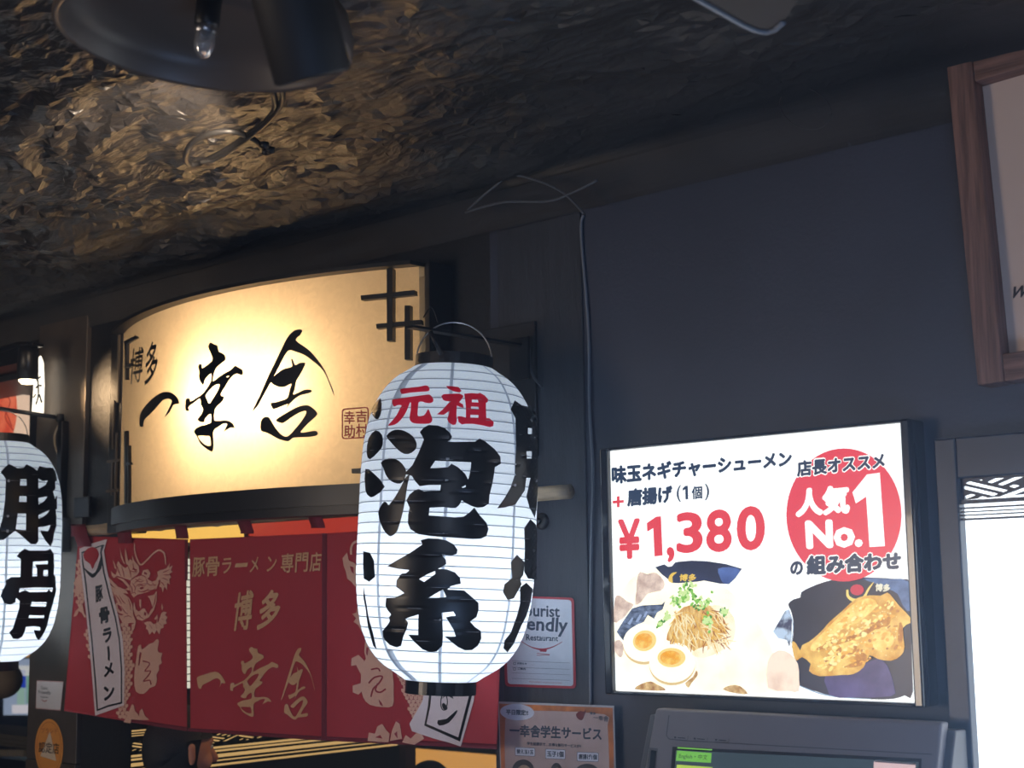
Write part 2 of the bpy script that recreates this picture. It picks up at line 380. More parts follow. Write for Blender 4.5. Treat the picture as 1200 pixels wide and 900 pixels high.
def sheet():
    xs = np.concatenate([np.arange(-14, -5.2, .06), np.arange(-5.2, 1.8, .018)]); s = np.concatenate([np.arange(0, .16, .012), np.arange(.16, 2.4, .0165), np.arange(2.4, 6, .06)])
    X, S = np.meshgrid(xs, s); rc = .10; rg = np.random.default_rng(4); fr = (S > .14) & (S < 2.3)
    X = X + fr * rg.uniform(-.0085, .0085, X.shape); S = S + fr * rg.uniform(-.008, .008, X.shape)
    # cove: profile along s from wall (down) to ceiling
    ang = np.clip(S / rc, 0, math.pi / 2); Yb = -rc * (1 - np.cos(ang)) - np.maximum(S - rc * math.pi / 2, 0) - .003
    Zb = CZ - rc + rc * np.sin(ang)
    wx = X + .18 * vnoise(X * 3, S * 3, 3) ; wy = S + .18 * vnoise(X * 3, S * 3, 4)
    rid = lambda q: 1 - np.abs(2 * q - 1)
    h = crease(wx * 1.2 + wy * 1.1, wy * 2.4 - wx * .9, 1) * .10 + crease(wx * 2.8 + wy * 2.4, wy * 6 - wx * 2.2, 7) * .07 + crease(wx * 6 + wy * 5, wy * 13 - wx * 5, 9) * .040 + rg.uniform(-.5, .5, X.shape) * .0035 + rid(vnoise(wx * 7 + wy * 6, wy * 22 - wx * 9, 21)) ** 3 * .014 - .08
    h += rid(vnoise(wx * 1.6, wy * 3.2 - wx * 1.1, 5)) * .04
    amp = np.clip((S - .05) / .32, 0.16, 1) * (.45 + .55 * np.clip((-X - 1.9) / .8, 0, 1))
    h = h * amp; Nz = -np.sin(ang); Ny = -np.cos(ang)
    Yv = Yb + Ny * np.abs(h) * (S < .25); Zv = Zb + np.where(S < .1, 0, -1) * h + .01
    Zv = np.minimum(Zv, 2.74)
    n0, n1 = X.shape; vs = np.stack([X, Yv, Zv], 2).reshape(-1, 3)
    i = np.arange(n0 * n1).reshape(n0, n1); A, B_, C_, D_ = i[:-1, :-1].ravel(), i[:-1, 1:].ravel(), i[1:, 1:].ravel(), i[1:, :-1].ravel(); fl = rg.random(A.shape) < .5
    fs = np.concatenate([np.stack([A, B_, np.where(fl, C_, D_)], 1), np.stack([np.where(fl, A, B_), C_, D_], 1)])
    me = bpy.data.meshes.new('ceiling_sheet'); me.from_pydata(vs.tolist(), [], fs.tolist()); me.shade_flat()
    m = mat('black_plastic_sheet', (.034, .032, .032), .40, spec=.5, noise=.3, nscale=5)
    nt = m.node_tree; b = nt.nodes['Principled BSDF']; tc = nt.nodes.new('ShaderNodeTexCoord')
    L = nt.links.new
    def node(t, **k):
        n = nt.nodes.new(t)
        for a_, v_ in k.items():
            if a_ in n.inputs: n.inputs[a_].default_value = v_
            else: setattr(n, a_, v_)
        return n
    wn = node('ShaderNodeTexNoise', Scale=3.5, Detail=3); L(tc.outputs['Object'], wn.inputs[0])
    wm = node('ShaderNodeVectorMath', operation='MULTIPLY_ADD'); wm.inputs[1].default_value = (.22, .22, .22); L(wn.outputs['Color'], wm.inputs[0]); L(tc.outputs['Object'], wm.inputs[2])
    L_r = node('ShaderNodeMapRange'); L_r.inputs['From Min'].default_value = -.1; L_r.inputs['From Max'].default_value = -.5; L_r.inputs['To Min'].default_value = .75; L_r.inputs['To Max'].default_value = .36
    sy_ = node('ShaderNodeSeparateXYZ'); L(tc.outputs['Object'], sy_.inputs[0]); L(sy_.outputs[1], L_r.inputs[0]); L(L_r.outputs[0], b.inputs['Roughness'])
    mp = node('ShaderNodeMapping'); mp.inputs['Rotation'].default_value = (0, 0, .45); mp.inputs['Scale'].default_value = (.42, 1.5, 1); L(wm.outputs[0], mp.inputs[0])
    prev = None
    for sc_, wt in ((9, 1.0), (21, .55), (48, .22), (105, .08)):
        v = node('ShaderNodeTexVoronoi', Scale=sc_); L(mp.outputs[0], v.inputs[0])
        mu = node('ShaderNodeMath', operation='MULTIPLY_ADD'); mu.inputs[1].default_value = wt; L(v.outputs['Distance'], mu.inputs[0])
        if prev: L(prev.outputs[0], mu.inputs[2])
        else: mu.inputs[2].default_value = 0
        prev = mu
    ve = node('ShaderNodeTexVoronoi', feature='DISTANCE_TO_EDGE', Scale=60); L(tc.outputs['Object'], ve.inputs[0])
    lt = node('ShaderNodeMath', operation='LESS_THAN'); lt.inputs[1].default_value = .05; L(ve.outputs['Distance'], lt.inputs[0])
    mu = node('ShaderNodeMath', operation='MULTIPLY_ADD'); mu.inputs[1].default_value = .05; L(lt.outputs[0], mu.inputs[0]); L(prev.outputs[0], mu.inputs[2])
    sx_ = node('ShaderNodeSeparateXYZ'); L(tc.outputs['Object'], sx_.inputs[0])
    m1 = node('ShaderNodeMapRange', interpolation_type='SMOOTHSTEP'); m1.inputs['From Min'].default_value = -.14; m1.inputs['From Max'].default_value = -.55; m1.inputs['To Min'].default_value = .12; L(sx_.outputs[1], m1.inputs[0])
    m2 = node('ShaderNodeMapRange', interpolation_type='SMOOTHSTEP'); m2.inputs['From Min'].default_value = -1.2; m2.inputs['From Max'].default_value = -2.4; m2.inputs['To Min'].default_value = .25; L(sx_.outputs[0], m2.inputs[0])
    m3 = node('ShaderNodeMath', operation='MULTIPLY'); L(m1.outputs[0], m3.inputs[0]); L(m2.outputs[0], m3.inputs[1])
    bp = node('ShaderNodeBump', Distance=.010); L(m3.outputs[0], bp.inputs['Strength']); L(mu.outputs[0], bp.inputs['Height']); L(bp.outputs[0], b.inputs['Normal'])
    me.materials.append(m); o = bpy.data.objects.new('ceiling_sheet', me); COL.objects.link(o); return st(o)
sheet()
st(box('ceiling_slab', (-16, -7, 2.9), (4, .12, 3.0), WALLB))
#====OBJECTS====

# ---------------------------------------------------------------- backlit shop sign
SCN = np.array([-3.221, 1.211]); SR = 1.461
def arcsurf(R): return Implicit(lambda P: np.hypot(P[..., 0] - SCN[0], P[..., 1] - SCN[1]) - R, 2.5, 5.2)
FACE = arcsurf(SR)
def arc_pts(R, x0, x1, n=48):
    a0 = math.acos((x0 - SCN[0]) / R); a1 = math.acos((x1 - SCN[0]) / R)
    return [(SCN[0] + R * math.cos(a0 + (a1 - a0) * k / n), SCN[1] - R * math.sin(a0 + (a1 - a0) * k / n)) for k in range(n + 1)]
sign = thing('shop_sign', 'curved warm backlit shop sign with brushed black characters above the red curtain', 'sign', (-3.22, 0, 1.9))
def arcband(name, R, x0, x1, z0, z1, thick, m, parent, smooth=True):
    A = arc_pts(R, x0, x1); B = arc_pts(R - thick, x0, x1); n = len(A); vs = []; fs = []
    for P in (A, B):
        for z in (z0, z1): vs += [Vector((x, y, z)) for x, y in P]
    def q(a, b):
        for i in range(n - 1): fs.append([a * n + i, a * n + i + 1, b * n + i + 1, b * n + i])
    q(0, 1); q(1, 3); q(3, 2); q(2, 0)
    for i in (0, n - 1): fs.append([i, n + i, 3 * n + i, 2 * n + i])
    return meshobj(name, vs, fs, m, parent, False)
FPAN = papermat('sign_panel', (.60, .49, .36), .75, (1, .62, .32), .05, fib=.10)
A_ = arc_pts(SR, -3.866, -2.576, 60); n_ = len(A_)
meshobj('light_panel', [Vector((x, y, z)) for z in (1.976, 2.506) for x, y in A_], [[i, i + 1, n_ + i + 1, n_ + i] for i in range(n_ - 1)], FPAN, sign, True)
arcband('bottom_frame', SR + .022, -3.90, -2.57, 1.925, 1.976, .05, mat('sign_frame', (.02, .02, .022), .35), sign)
arcband('bottom_lip', SR + .008, -3.89, -2.57, 1.903, 1.925, .06, BLACK, sign)
arcband('top_frame', SR + .035, -3.90, -2.57, 2.506, 2.516, .05, BLACK, sign)
box('side_frame', (-3.935, -.10, 1.903), (-3.868, -.001, 2.52), mat('sign_frame', (.02, .02, .022), .35), sign, .004)
box('side_frame', (-2.574, -.085, 1.903), (-2.556, -.001, 2.52), BLACK, sign, .002)
box('back_plate', (-3.868, -.012, 1.91), (-2.574, -.002, 2.515), mat('housing_inner', (.14, .12, .10), .7), sign)
for nm_, z0_, z1_ in (('top_cover', 2.5065, 2.512), ('bottom_cover', 1.968, 1.9755)):
    Q_ = arc_pts(SR - .003, -3.866, -2.576, 40); n_ = len(Q_)
    vs_l = [Vector((x, y, z)) for z in (z0_, z1_) for x, y in Q_] + [Vector((x, -.0125, z)) for z in (z0_, z1_) for x, y in Q_]
    f_ = [[i, i + 1, 2 * n_ + i + 1, 2 * n_ + i] for i in range(n_ - 1)] + [[n_ + i, 3 * n_ + i, 3 * n_ + i + 1, n_ + i + 1] for i in range(n_ - 1)]
    meshobj(nm_, vs_l, f_, mat('housing_inner', (.14, .12, .10), .7), sign)
def bar(pts, w=7, lift=.022):
    return decal('lattice_bar', [stroke(pts, w, 1)], [], FACE, BLACK, sign, lift, 8, lift - .001)
b1 = T(410, 300, 6.43, [(299, 92), (299, 640)]); bar(b1, 6.6)
bar(T(410, 300, 6.43, [(82, 314), (488, 274)]), 5.4)
bar(T(410, 300, 6.43, [(433, 372), (433, 780)]), 6.6, .020)
bar(T(410, 300, 6.43, [(198, 529), (536, 497)]), 5.4, .020)
bar([(412, 552), (440, 550)], 5.4); bar([(462, 520), (462, 566)], 6.6); bar([(440, 535), (485, 531)], 5.4)
bar([(145.5, 402), (159, 395)], 4.0, .010); bar([(147, 401), (147, 445)], 2.0, .010); bar([(145.5, 431), (154, 427)], 4.0, .010)
bar([(146.5, 505), (146.5, 590)], 2.2, .010); bar([(145.5, 545), (152, 543)], 3, .010); bar([(149.5, 522), (149.5, 590)], 1.6, .010)
# raised lattice on the dark side of the housing
for q in ([(-3.905, 2.16), (-3.905, 2.30)], [(-3.885, 2.30), (-3.885, 2.50)], [(-3.905, 2.02), (-3.905, 2.12)], [(-3.93, 2.12), (-3.87, 2.12)], [(-3.93, 2.03), (-3.87, 2.03)], [(-3.885, 1.94), (-3.885, 2.20)]):
    (x0, z0), (x1, z1) = q; box('side_lattice', (x0 - .004, -.106, z0 - .004), (x1 + .004, -.1005, z1 + .004), mat('lattice_edge', (.16, .13, .10), .4), sign)
G_KOU_O = [(530,140),(545,118),(565,132),(592,140),(598,180),(635,200),(642,235),(600,270),(575,300),(560,375),(600,345),(660,310),(690,290),(705,273),(730,285),(755,300),(758,330),(740,335),(718,325),(680,350),(650,395),(610,465),(632,475),(628,500),(600,530),(575,560),(570,635),(640,632),(680,645),(705,685),(675,680),(630,710),(655,660),(630,655),(590,680),(562,710),(565,800),(560,832),(545,838),(510,815),(475,785),(455,740),(435,710),(445,690),(480,670),(545,650),(545,590),(510,620),(500,648),(458,632),(480,600),(495,560),(480,530),(475,490),(430,520),(400,545),(402,570),(380,565),(378,510),(390,488),(410,492),(412,510),(460,480),(495,455),(530,405),(548,370),(548,325),(510,360),(498,400),(480,385),(468,350),(470,310),(462,285),(470,262),(488,268),(492,290),(550,245),(555,215),(540,180),(530,160)]
G_KOU_H = [[(512,470),(550,420),(585,397),(605,400),(590,440),(560,490),(535,523),(520,490)],[(462,735),(520,738),(540,740),(545,800),(510,795),(480,770)],[(645,345),(668,340),(660,352)]]
G_SHA_O = [[(32,632),(60,570),(100,480),(150,370),(200,270),(250,165),(290,110),(320,92),(355,90),(360,105),(345,130),(318,160),(370,200),(420,240),(470,300),(510,360),(540,430),(565,490),(572,530),(555,490),(520,400),(480,340),(420,290),(370,255),(310,235),(265,232),(215,320),(170,410),(120,500),(70,590)],
 [(150,432),(190,385),(240,350),(295,335),(287,290),(298,288),(315,325),(345,310),(380,310),(378,330),(340,400),(322,430),(310,490),(300,520),(340,505),(375,488),(415,488),(425,500),(400,512),(350,525),(310,550),(280,580),(255,612),(265,580),(220,600),(185,612),(168,615),(150,575),(175,572),(220,560),(265,540),(280,480),(290,445),(250,468),(200,468)],
 [(185,688),(240,650),(320,605),(380,588),(420,600),(460,640),(450,665),(400,710),(350,768),(400,765),(450,758),(465,775),(450,792),(390,800),(300,805),(270,828),(210,815),(155,785),(118,768),(90,760),(85,720),(95,680),(125,665),(150,680),(185,740),(225,785),(265,795),(310,750),(360,690),(390,630),(350,635),(290,670),(240,705),(215,705)]]
SP = lambda P: smooth_poly(P, 2)
TA = lambda P: T(150, 380, 5.627, P)
TB = lambda P: T(290, 370, 5.625, P)
decal('brushed_character', [SP(TA([(75,660),(78,600),(100,555),(150,500),(200,460),(255,445),(300,460),(330,490),(335,525),(300,530),(275,580),(240,612),(265,565),(290,505),(260,492),(225,505),(190,545),(150,590),(108,630),(100,672),(85,675)]))], [], FACE, INK, sign, .003, 8)
decal('brushed_character', [SP(TA(G_KOU_O))], [SP(TA(h)) for h in G_KOU_H], FACE, INK, sign, .003, 8)
decal('brushed_character', [SP(TB(o)) for o in G_SHA_O], [], FACE, INK, sign, .003, 8)
text('small_character', '博', [(154, 409), (169, 405), (166, 447), (151, 451)], FACE, INK, sign, .003, .01)
text('small_character', '多', [(172, 402), (186, 398), (184, 446), (169, 452)], FACE, INK, sign, .003, .015)
SEAL = mat('seal_red', s2l(170, 40, 40), .5)
so = rrect([(400.5, 479), (432, 476.5), (432, 513), (400.5, 515)], 4); si = rrect([(402, 480.5), (430.6, 478), (430.6, 511.6), (402, 513.5)], 3.4)
decal('red_seal', [so], [si], FACE, SEAL, sign, .003, 8)
for s_, q in (('吉', (417, 480.5, 430, 495)), ('村', (417, 496.5, 431, 512)), ('幸', (403, 481.5, 416, 497)), ('助', (403, 498, 416, 513))):
    text('seal_character', s_, rect(*q), FACE, SEAL, sign, .003, .02)
# ---------------------------------------------------------------- paper lanterns
PROF = [(0, .42), (.012, .52), (.03, .63), (.07, .765), (.12, .87), (.18, .94), (.26, .985), (.36, 1), (.45, 1), (.58, 1), (.68, .995), (.76, .97), (.84, .915), (.90, .825), (.945, .70), (.975, .55), (1, .37)]
PT = np.array([p[0] for p in PROF]); PRR = np.array([p[1] for p in PROF])
_tt = np.linspace(0, 1, 400); _rr = np.interp(_tt, PT, PRR)
_k = np.ones(17) / 17; _rs = np.convolve(np.pad(_rr, 8, mode='edge'), _k, 'valid')
RINGS = 31
def prof(t, R):
    t = np.clip(t, 0, 1); b = np.interp(t, _tt, _rs)
    return R * b - .0016 * (np.abs(np.sin(np.pi * RINGS * t)) < .25) * 1.0 * (1 - np.abs(np.sin(np.pi * RINGS * t)) / .25)
class Lantern:
    def __init__(s, cen, R, H, tilt):
        s.R, s.H = R, H
        s.m = Matrix.Translation(Vector(cen)) @ tilt.to_4x4(); s.inv = np.array(s.m.inverted())
        s.d = float((np.array(cen) - CAM) @ M[:, 2])
        s.surf = Implicit(s.g, s.d - R * 1.4, s.d + R * .9)
    def g(s, P):
        L = P @ s.inv[:3, :3].T + s.inv[:3, 3]
        t = .5 - L[..., 2] / s.H; r = np.hypot(L[..., 0], L[..., 1])
        over = np.maximum(np.abs(L[..., 2]) - s.H / 2, 0)
        return r - prof(t, s.R) + over * 3
LPAP = papermat('lantern_paper', (.86, .91, .97), .60, (.60, .76, 1.0), .14)
SEAM = papermat('lantern_seam', (.50, .55, .62), .45, (.45, .58, .8), .16)
RIBM = mat('lantern_rib', (.40, .45, .53), .5)
def lantern(name, label, cen, tilt, energy, seams, group=None):
    R, H = .195, .682
    Lt = Lantern(cen, R, H, tilt)
    root = thing(name, label, 'lantern', cen, group)
    n = RINGS * 8; pts = [(float(prof(np.array(k / n), R)), (.5 - k / n) * H) for k in range(n + 1)]
    lathe('paper_shade', pts, Lt.m, LPAP, root, 96)
    for k in range(1, RINGS):
        t = k / RINGS; r = float(prof(np.array(t), R)) + .0012
        ring = [(r + .0011 * math.cos(a), (.5 - t) * H + .0011 * math.sin(a)) for a in [2 * math.pi * j / 4 for j in range(4)]]
        lathe('bamboo_rib', ring, Lt.m, RIBM, root, 64, closed=True)
    # paper seams: strips running down the shade
    for a, w_, t0, t1 in seams:
        vs = []; fs = []; N = 120
        for i in range(N + 1):
            t = t0 + (t1 - t0) * i / N; r = float(prof(np.array(t), R)) + .0007
            for j in range(3):
                aa = a + (j - 1) * w_ / 2 / max(r / R, .5); vs.append(Lt.m @ Vector((r * math.cos(aa), r * math.sin(aa), (.5 - t) * H)))
        for i in range(N):
            for j in range(2): fs.append([i * 3 + j, i * 3 + j + 1, i * 3 + j + 4, i * 3 + j + 3])
        meshobj('paper_seam', vs, fs, SEAM, root, True)
    rt = R * .43; rb = R * .38; rr = .0035
    lathe('top_ring', [(rt, H / 2 - .006), (rt + .003, H / 2 - .006), (rt + .003, H / 2 + .026), (rt - .002, H / 2 + .026), (rt - .002, H / 2 - .006)], Lt.m, BLACK, root, 48, False)
    lathe('bottom_ring', [(rb, -H / 2 + .006), (rb + .003, -H / 2 + .006), (rb + .003, -H / 2 - .028), (.001, -H / 2 - .028), (.001, -H / 2 - .024), (rb - .003, -H / 2 - .024), (rb - .003, -H / 2 + .006)], Lt.m, BLKGL, root, 48, False)
    Z = Lt.m
    hk = [Z @ Vector((rt * math.cos(a) , 0, H / 2 + .02 + .085 * math.sin(a))) for a in [math.pi * k / 20 for k in range(21)]]
    rot = Matrix.Rotation(math.radians(47), 4, 'Z')
    hk = [Z @ rot @ Z.inverted() @ p for p in hk]
    tube('bail_wire', hk, .0018, mat('steel_wire', (.5, .5, .52), .3, 1), root, 6)
    lk = [Z @ Vector((.012 + .010 * math.cos(a), -.0, -H / 2 - .045 + .017 * math.sin(a))) for a in [2 * math.pi * k / 16 for k in range(17)]]
    tube('pull_loop', lk, .0012, DARKM, root, 5)
    l = lamp('POINT', 'lantern_bulb', Z @ Vector((0, 0, -.13)), energy, (.80, .90, 1.0), .06)
    return root, Lt
INKR = papermat('red_ink', s2l(214, 30, 58), .45, s2l(214, 30, 58), .25)
c1 = atX(526, 612, -2.301)
tl = R3 @ Matrix.Rotation(math.radians(-2.9), 3, 'Z') @ R3.inverted()
lan, L1 = lantern('paper_lantern', 'large white paper lantern in the middle with black and red characters', (-2.305, c1.y, c1.z), tl, 3.2,
    [(math.radians(-89), .10, 0, .13), (math.radians(-92), .04, 0, 1), (math.radians(-135), .035, 0, 1), (math.radians(-47), .035, 0, 1), (math.radians(0), .035, 0, 1), (math.radians(178), .04, 0, 1), (math.radians(-90), .11, .9, 1)])
S1 = L1.surf; TC = lambda P: T(430, 490, 6, P); TD = lambda P: T(430, 620, 6, P); TE = lambda P: T(440, 440, 7.5, P)
TF = lambda P: T(560, 450, 2.727, P); TG = lambda P: T(410, 440, 2.647, P)
GL = 4.0
decal('painted_character', [SP(TC(p)) for p in (
 [(137,125),(175,90),(220,80),(275,95),(325,130),(348,175),(345,215),(310,245),(275,253),(240,240),(200,205),(160,160)],
 [(98,315),(130,290),(175,283),(225,300),(262,340),(275,375),(265,430),(235,460),(195,455),(160,435),(130,395),(118,355)],
 [(300,400),(285,470),(265,600),(245,690),(215,790),(180,825),(155,828),(120,790),(100,750),(85,700),(80,655),(100,615),(118,588),(140,595),(155,610),(200,550),(240,480),(270,420)])] + [TC(
 [(372,98),(400,65),(435,48),(500,52),(550,72),(585,105),(598,130),(590,150),(565,165),(620,168),(760,165),(793,143),(835,165),(900,220),(938,270),(942,320),(900,345),(893,400),(880,470),(862,540),(858,600),(820,625),(780,630),(740,620),(700,600),(665,578),(650,610),(625,632),(590,632),(540,625),(440,630),(435,685),(520,690),(620,698),(680,692),(720,665),(755,628),(790,680),(840,735),(855,780),(840,830),(800,848),(740,850),(600,840),(450,830),(360,815),(305,780),(288,740),(290,680),(300,630),(278,580),(300,535),(340,505),(365,498),(400,515),(515,508),(520,470),(440,470),(370,478),(340,445),(315,405),(272,395),(275,378),(320,330),(360,250),(385,190),(400,150),(385,120)])],
 [TC(p) for p in ([(445,352),(480,300),(540,302),(640,306),(733,310),(730,350),(722,395),(712,432),(690,390),(640,345),(595,320),(570,345),(500,350)], [(665,485),(695,470),(695,485),(675,492)])], S1, INK, lan, .0014, GL)
decal('painted_character', [TD(
 [(378,78),(430,65),(500,68),(560,80),(610,108),(637,145),(632,175),(600,185),(545,182),(530,190),(555,215),(558,245),(530,265),(500,280),(560,283),(620,305),(655,345),(660,385),(620,393),(590,402),(565,425),(620,428),(685,432),(740,480),(785,520),(785,570),(770,620),(725,650),(760,690),(800,715),(805,770),(780,820),(740,850),(690,853),(640,830),(590,790),(545,755),(625,755),(610,710),(580,660),(555,620),(590,612),(625,610),(608,580),(525,588),(530,650),(535,750),(530,820),(490,860),(440,865),(390,845),(330,790),(290,742),(360,745),(362,600),(270,630),(290,660),(280,700),(255,760),(240,820),(210,832),(160,815),(115,770),(110,715),(140,680),(160,650),(155,620),(170,600),(145,570),(130,540),(135,485),(200,482),(262,450),(205,405),(208,360),(245,312),(275,310),(300,288),(220,280),(142,262),(200,225),(300,170),(390,108)])],
 [TD(p) for p in ([(368,352),(420,320),(478,295),(482,315),(440,345),(402,372)], [(428,488),(480,455),(535,425),(558,478),(500,482)])], S1, INK, lan, .0014, GL)
decal('painted_character', [SP(TE(p)) for p in (
 [(222,118),(300,108),(380,100),(430,88),(460,92),(475,118),(465,138),(400,143),(300,152),(235,163),(222,150)],
 [(145,215),(200,205),(290,190),(380,178),(440,170),(480,170),(508,205),(505,230),(480,243),(440,240),(410,230),(380,235),(375,280),(370,350),(390,358),(425,350),(445,325),(465,295),(480,330),(498,375),(495,405),(470,422),(400,425),(340,420),(308,400),(300,370),(310,300),(312,240),(300,245),(275,310),(240,370),(190,420),(150,437),(110,440),(140,405),(185,350),(215,290),(230,262),(190,262),(160,272)])], [], S1, INKR, lan, .0014, GL)
decal('painted_character', [TE(p) for p in (
 [(620,92),(680,95),(730,102),(755,135),(740,150),(690,140),(640,118)],
 [(578,180),(600,165),(680,160),(740,158),(775,180),(760,205),(735,235),(770,255),(775,285),(740,275),(715,265),(712,340),(715,400),(705,430),(680,435),(645,415),(630,385),(645,340),(650,310),(600,345),(540,342),(590,300),(640,245),(665,228),(620,225),(595,215)],
 [(780,160),(850,155),(900,160),(918,152),(960,175),(990,210),(985,235),(970,240),(972,300),(975,375),(1000,375),(1040,410),(1035,445),(1005,455),(950,440),(860,425),(790,425),(760,430),(730,410),(722,360),(750,358),(795,370),(795,280),(790,230),(785,195)])],
 [TE(p) for p in ([(848,213),(900,213),(905,238),(846,236)], [(840,272),(905,275),(908,298),(838,296)], [(835,345),(905,348),(905,372),(833,370)])], S1, INKR, lan, .0014, GL)
def clampx(P, xl, xr): return [(min(max(x, xl), xr), y) for x, y in P]
TFc = lambda P: clampx(TF(P), 0, 630.5)
decal('painted_character', [TFc(
 [(105,80),(118,52),(140,68),(160,72),(165,68),(180,85),(188,100),(192,200),(192,260),(192,330),(188,395),(182,428),(165,395),(155,360),(168,300),(155,300),(150,340),(120,385),(85,395),(62,397),(85,365),(105,330),(118,290),(122,200),(120,110)])],
 [TFc(p) for p in ([(160,140),(173,142),(173,160),(160,160)], [(155,215),(172,215),(172,238),(157,238)])], S1, INK, lan, .0014, GL)
decal('painted_character', [TFc(p) for p in (
 [(148,460),(168,432),(186,450),(189,480),(187,625),(180,625),(160,622),(148,600),(150,520)],
 [(105,570),(125,545),(150,570),(145,610),(135,625),(140,640),(115,685),(95,690),(80,665),(85,640),(110,620)],
 [(135,650),(155,635),(176,655),(168,700),(156,740),(138,775),(115,830),(95,858),(82,845),(85,820),(105,795),(125,740),(135,700)])], [], S1, INK, lan, .0014, GL)
TGc = lambda P: clampx(TG(P), 425.5, 999)
decal('painted_character', [SP(TGc(p)) for p in (
 [(72,95),(95,70),(98,110),(88,135),(75,130),(68,115)], [(58,195),(80,170),(100,185),(102,215),(90,235),(62,260),(52,240)], [(48,290),(75,305),(108,345),(75,375),(60,375),(48,355)])], [], S1, INK, lan, .0014, GL)
decal('painted_character', [TGc(p) for p in (
 [(41,545),(62,550),(75,575),(78,625),(60,640),(43,630),(41,600)], [(42,650),(50,700),(58,750),(72,800),(83,850),(72,838),(56,780),(48,720),(42,690)])], [], S1, INK, lan, .0014, GL)
c2 = at(-4, 646, -.222)
lan2, L2 = lantern('paper_lantern', 'white paper lantern cut off by the left edge with two black characters', (c2.x, c2.y, c2.z), Matrix.Rotation(0, 3, 'Z'), 3.2,
    [(math.radians(-70), .05, 0, .12), (math.radians(-20), .035, 0, 1), (math.radians(-110), .035, 0, 1), (math.radians(-30), .09, .88, 1)])
S2 = L2.surf; TH = lambda P: clampx(T(0, 530, 6.92, P), -99, 67.0); TI = lambda P: clampx(T(0, 635, 6.92, P), -99, 66.5)
decal('painted_character', [TH([(5,160),(40,120),(75,95),(115,115),(140,130),(190,125),(215,97),(255,115),(290,140),(300,150),(320,112),(370,125),(430,125),(455,170),(463,230),(445,240),(450,290),(430,320),(445,380),(465,350),(465,460),(450,465),(458,520),(458,600),(440,650),(430,720),(410,765),(370,720),(330,650),(330,635),(390,640),(410,590),(350,605),(310,608),(312,720),(290,745),(250,745),(190,690),(125,635),(80,670),(30,710),(0,712),(-30,705),(0,610),(20,540),(40,400),(48,220),(30,190)])],
 [TH(p) for p in ([(165,218),(215,218),(215,270),(163,270)], [(158,355),(215,357),(215,403),(155,403)], [(145,497),(212,497),(210,632),(128,625)], [(310,212),(345,232),(388,228),(370,265),(312,298)], [(312,370),(388,357),(360,395),(312,425)], [(312,510),(408,465),(380,500),(340,530),(312,538)])], S2, INK, lan2, .0014, GL)
decal('painted_character', [TI([(135,118),(165,80),(200,55),(235,70),(380,70),(408,55),(435,95),(440,190),(435,270),(450,280),(456,400),(445,440),(430,500),(400,600),(380,690),(345,760),(315,798),(295,780),(280,740),(275,715),(325,718),(325,690),(270,685),(210,690),(205,720),(180,770),(145,790),(105,785),(75,735),(105,700),(130,620),(155,540),(158,480),(130,455),(125,490),(80,510),(35,495),(5,440),(20,390),(50,345),(45,315),(90,285),(165,285),(170,140)])],
 [TI(p) for p in ([(268,160),(388,155),(388,180),(285,183),(300,215),(300,278),(263,278)], [(355,228),(388,228),(388,275),(350,275)], [(160,378),(280,370),(430,373),(420,410),(395,385),(380,405),(240,408),(205,390),(155,412)], [(258,488),(378,488),(372,525),(248,522)], [(238,595),(360,598),(355,622),(232,615)])], S2, INK, lan2, .0014, GL)
# brackets
br = thing('lantern_bracket', 'thin dark metal bracket arm holding the middle lantern', 'bracket', (-2.30, -.03, 2.28))
a0 = atX(622, 405, -2.301); a1 = atX(480, 383, -2.301)
box('arm', (a0.x - .012, a1.y, 2.279), (a0.x + .012, -.036, 2.285), DARKM, br, .001)
tube('support_rod', [depth(504, 388, 3.16), depth(517, 415, 3.17)], .005, DARKM, br)
tube('support_rod', smoothpts([depth(496, 372, 3.16), depth(506, 360, 3.17), depth(513, 378, 3.17)]), .0015, DARKM, br, 5)
box('wall_plate', (a0.x - .03, -.045, 2.20), (a0.x + .03, -.036, 2.30), DARKM, br, .002)
sc_ = at(610, 431, -.036); 
lathe('screw', [(.001, -.003), (.006, -.002), (.006, .0)], Matrix.Translation(sc_) @ Matrix.Rotation(math.radians(-90), 4, 'X'), mat('steel_wire', (.5, .5, .52), .3, 1), br, 12)
wire = thing('lantern_cable', 'short grey cable loop beside the middle lantern bracket', 'cable', at(616, 420, -.03))
tube('cable', smoothpts([at(p[0], p[1], -.028) for p in ((614, 396), (620, 410), (621, 428), (626, 443), (635, 453))]), .003, mat('grey_cable', (.10, .11, .13), .5), wire, 6)
br2 = thing('lantern_bracket', 'dark pipe bracket on the left pillar holding the left lantern', 'bracket', at(75, 490, -.03))
p1 = at(72, 490, -.03)
tube('arm', [p1, at(20, 482, -.13), at(-40, 473, -.26)], .007, DARKM, br2, 8)
lathe('joint', [(.001, -.014), (.013, -.012), (.013, .012), (.001, .014)], Matrix.Translation(p1 + Vector((0, -.005, 0))), DARKM, br2, 14)
q0 = at(78, 494, -.02); q1 = at(82, 610, -.02)
box('post', (q0.x - .012, -.045, q1.z), (q0.x + .014, -.019, q0.z), DARKM, br2, .003)
tube('cable', smoothpts([at(p[0], p[1], -.03) for p in ((72, 494), (65, 506), (64, 518), (67, 530), (72, 534))]), .004, mat('tan_cable', (.35, .27, .18), .5), br2, 6)
h0 = at(86, 596, -.03); box('hinge', (h0.x, -.03, h0.z - .03), (h0.x + .09, -.0195, h0.z + .035), DARKM, br2, .003)
h1 = at(72, 622, -.03); box('socket', (h1.x - .05, -.05, h1.z - .07), (h1.x + .04, -.0205, h1.z + .04), mat('grey_bracket', (.10, .11, .12), .4, .3), br2, .004)
